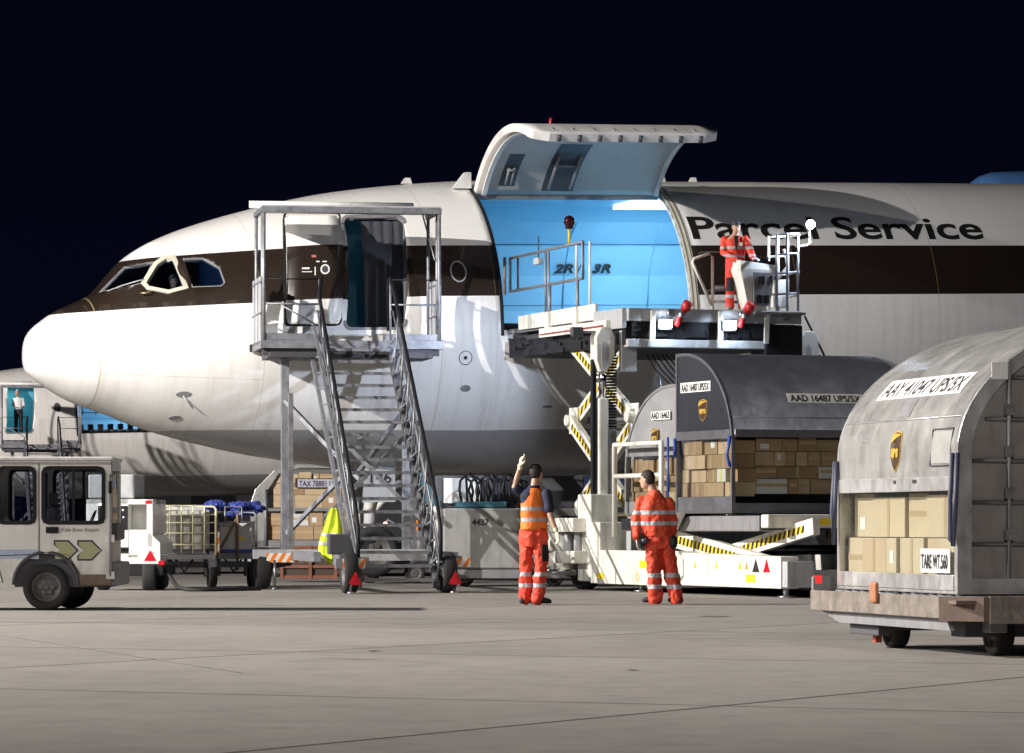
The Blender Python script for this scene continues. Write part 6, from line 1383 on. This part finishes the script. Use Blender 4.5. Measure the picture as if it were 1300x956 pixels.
# operator on the loader
op = LW(2.1, -5.2, 4.745)
p3 = thing('person', 'loader operator in red suit and dark cap at the raised control console', 'person', op, 0); p3.scale = (.9, .9, .88)
j3 = hivis('operator_jacket', (.78, .06, .03), [(1.08, .05), (1.24, .05)]); t3 = hivis('operator_trousers', (.72, .05, .03), [(.30, .06)])
b = MB(); b.loft([ell((0, 0, z), rx, ry, R(15)) for z, rx, ry in ((.85, .14, .10), (.95, .155, .11), (1.1, .145, .10), (1.3, .17, .115), (1.4, .18, .11), (1.47, .11, .09), (1.52, .06, .06))])
limb(b, [(0, 0, 1.46), (.01, -.03, 1.58)], [.06, .055]); f_, s_, u_, c_h = head(b, (.015, -.05, 1.645), (.15, -1, 0), .24)
LG = (((-.09, 0, .9), (-.10, -.04, .5), (-.10, 0, .1)), ((.10, 0, .9), (.13, -.03, .5), (.14, .02, .1))); 
for l_ in LG: limb(b, l_, [.085, .055, .04])
sh = [Vector((-.19, .03, 1.40)), Vector((.19, -.01, 1.40))]; eL, wL = Vector((-.23, -.08, 1.15)), Vector((.02, -.26, .98)); eR, wR = Vector((.28, -.1, 1.18)), Vector((.33, -.28, 1.02))
limb(b, [sh[0], eL, wL], [.05, .04, .03]); limb(b, [sh[1], eR, wR], [.05, .04, .03]); bd = solid(b, 'body', skinm, p3, .011, 2); face(bd, f_, s_, u_, c_h)
for wv, dv in ((wL, (1, -.3, -.1)), (wR, (.6, -.7, -.1))): q = MB(); hand(q, wv, dv, (0, 0, -1), .6, 1.05); solid(q, 'glove', mat('white_glove', (.6, .6, .58), .7), p3, .006, 1)
q = MB(); q.loft([ell((0, 0, z), rx, ry, R(15)) for z, rx, ry in ((.74, .16, .13), (.84, .18, .14), (.95, .175, .13), (1.02, .155, .12))])
for l_ in LG: limb(q, l_, [.11, .088, .085])
solid(q, 'trousers', t3, p3, .013, 3, .03)
for x, y in ((-.10, -.115), (.13, -.10)): q = MB(); q.loft([[Vector((x + .08 * math.cos(R(a)), y + .05 + .09 * math.sin(R(a)), z)) for a in range(180, 361, 30)] for z in (.40, .52, .66)], cap=False); q.build('knee_pad', mat('black_cloth', (.012, .012, .014), .8), p3)
q = MB(); q.loft([ell((0, 0, z), rx, ry, R(15)) for z, rx, ry in ((.86, .185, .145), (1.1, .19, .145), (1.28, .20, .145), (1.38, .19, .13), (1.45, .12, .10), (1.50, .085, .08))]); limb(q, [sh[0], eL, wL - (wL - eL) * .15], [.085, .07, .055]); limb(q, [sh[1], eR, wR - (wR - eR) * .15], [.085, .07, .055]); solid(q, 'jacket', j3, p3, .013, 2, .03)
q = MB(); q.loft([[Vector((.0 + w_ * (-1 if k in (0, 3) else 1) * 1.0 + .01, -.150 + (.01 if k > 1 else 0), z)) for k in range(4)] for z, w_ in ((1.20, .012), (1.36, .03), (1.47, .045))], sm=False); q.build('collar_opening', mat('black_cloth', (.012, .012, .014), .8), p3)
B('chest_badge', decal, p3, (.07, .13, -.165, -.15, 1.27, 1.34))
q = MB(); q.sphere(c_h + u_ * .055 - f_ * .008, .1, 20, (.86, 1.05, .75)); cap_ = q.build('cap', mat('cap_cloth', (.04, .045, .06), .8), p3)
for v in cap_.data.vertices: 
    if (v.co - c_h).z < .035: v.co.z = c_h.z + .035
q = MB(); q.prism([(-.06, 0), (.06, 0), (.055, .055), (0, .085), (-.055, .055)], lambda a, b, d: c_h + f_ * (.085 + b) + s_ * a + u_ * (.042 - b * .25 + d), 0, .008); q.build('cap_peak', MATS['cap_cloth'], cap_)
for l_, d in zip(LG, ((-.3, -1, 0), (.3, -1, 0))): clampz(boot(p3, l_[2], d, mat('grey_boot', (.35, .33, .28), .7)), .004)

# pilot in the side window
pc = AM @ Vector((2.48, -.95, 0)); rotp = TH
p4 = thing('person', 'pilot in a white shirt seated behind the cream framed cockpit window', 'person', (pc.x, pc.y, 4.72), TH)
b = MB(); b.loft([ell((0, 0, z), rx, ry, R(60)) for z, rx, ry in ((.0, .17, .13), (.2, .155, .12), (.45, .18, .12), (.58, .16, .10), (.64, .06, .06))]); limb(b, [(0, 0, .6), (0, -.02, .74)], [.055, .05])
f_, s_, u_, c_h = head(b, (0, -.04, .82), (.15, -1, 0), .235)
limb(b, [(-.15, -.05, .56), (-.2, -.2, .35), (-.05, -.32, .3)], [.05, .04, .03]); limb(b, [(.15, .0, .56), (.2, -.15, .35), (.1, -.3, .3)], [.05, .04, .03]); limb(b, [(0, 0, .05), (-.4, -.05, .1), (-.45, -.05, -.1)], [.09, .07, .05]); bd = solid(b, 'body', mat('tanned_skin', (.30, .17, .11), .5, var=0), p4, .012, 2); face(bd, f_, s_, u_, c_h); hair(p4, f_, s_, u_, c_h)
shirt = mat('white_shirt', (.72, .72, .74), .7, var=.08, bump=.4, bscale=12)
q = MB(); q.loft([ell((0, 0, z), rx, ry, R(60)) for z, rx, ry in ((.02, .185, .15), (.2, .175, .14), (.45, .2, .14), (.58, .17, .12), (.655, .075, .075))]); limb(q, [(-.15, -.05, .56), (-.19, -.16, .4)], [.075, .065]); limb(q, [(.15, .0, .56), (.19, -.12, .4)], [.075, .065]); solid(q, 'shirt', shirt, p4, .013, 2, .01)
q = MB(); q.loft([[Vector((w_ * k, -.155, z)) for k in (-1, 1)] + [Vector((w_ * k, -.145, z)) for k in (1, -1)] for z, w_ in ((.3, .03), (.58, .02))], sm=False); q.build('tie', bpaint, p4)

# crewman in the doorway of the far aircraft
FM = Matrix.Translation((-26.5, 161.6, .3)) @ Matrix.Rotation(TH, 4, 'Z') @ Matrix.Rotation(-PH, 4, 'Y')
pc = FM @ Vector((6.02, -2.0, 4.46))
p5 = thing('person', 'crewman in white shirt and dark trousers standing in the distant aircraft doorway', 'person', pc, 0)
b = MB(); b.loft([ell((0, 0, z), rx, ry, 0) for z, rx, ry in ((.85, .15, .11), (1.1, .15, .11), (1.38, .18, .11), (1.48, .07, .06))]); limb(b, [(0, 0, 1.45), (-.02, 0, 1.56)], [.055, .05]); f_, s_, u_, c_h = head(b, (-.04, -.02, 1.65), (-.6, -.8, 0), .24)
for x in (-.09, .09): limb(b, [(x, 0, .9), (x * 1.1, 0, .5), (x * 1.2, 0, .1)], [.08, .055, .04])
limb(b, [(-.18, 0, 1.38), (-.22, -.05, 1.12), (-.05, -.22, 1.05)], [.05, .04, .03]); limb(b, [(.18, 0, 1.38), (.24, -.02, 1.12), (.1, -.22, 1.02)], [.05, .04, .03]); bd = solid(b, 'body', skinm, p5, .012, 2); hair(p5, f_, s_, u_, c_h, ghair)
q = MB(); q.loft([ell((0, 0, z), rx, ry, 0) for z, rx, ry in ((.98, .18, .14), (1.2, .18, .14), (1.38, .2, .13), (1.46, .1, .09))]); limb(q, [(-.18, 0, 1.38), (-.215, -.04, 1.15)], [.07, .06]); limb(q, [(.18, 0, 1.38), (.235, -.02, 1.15)], [.07, .06]); solid(q, 'shirt', shirt, p5, .013, 2)
q = MB(); q.loft([ell((0, 0, z), rx, ry, 0) for z, rx, ry in ((.8, .16, .12), (.9, .175, .13), (1.02, .165, .12))])
for x in (-.09, .09): limb(q, [(x, 0, .9), (x * 1.1, 0, .5), (x * 1.2, 0, .06)], [.10, .08, .075])
solid(q, 'trousers', mat('dark_trousers', (.015, .017, .025), .8), p5, .013, 2)
for x in (-.11, .11): clampz(boot(p5, (x, 0, .1), (0, -1, 0)), .004)
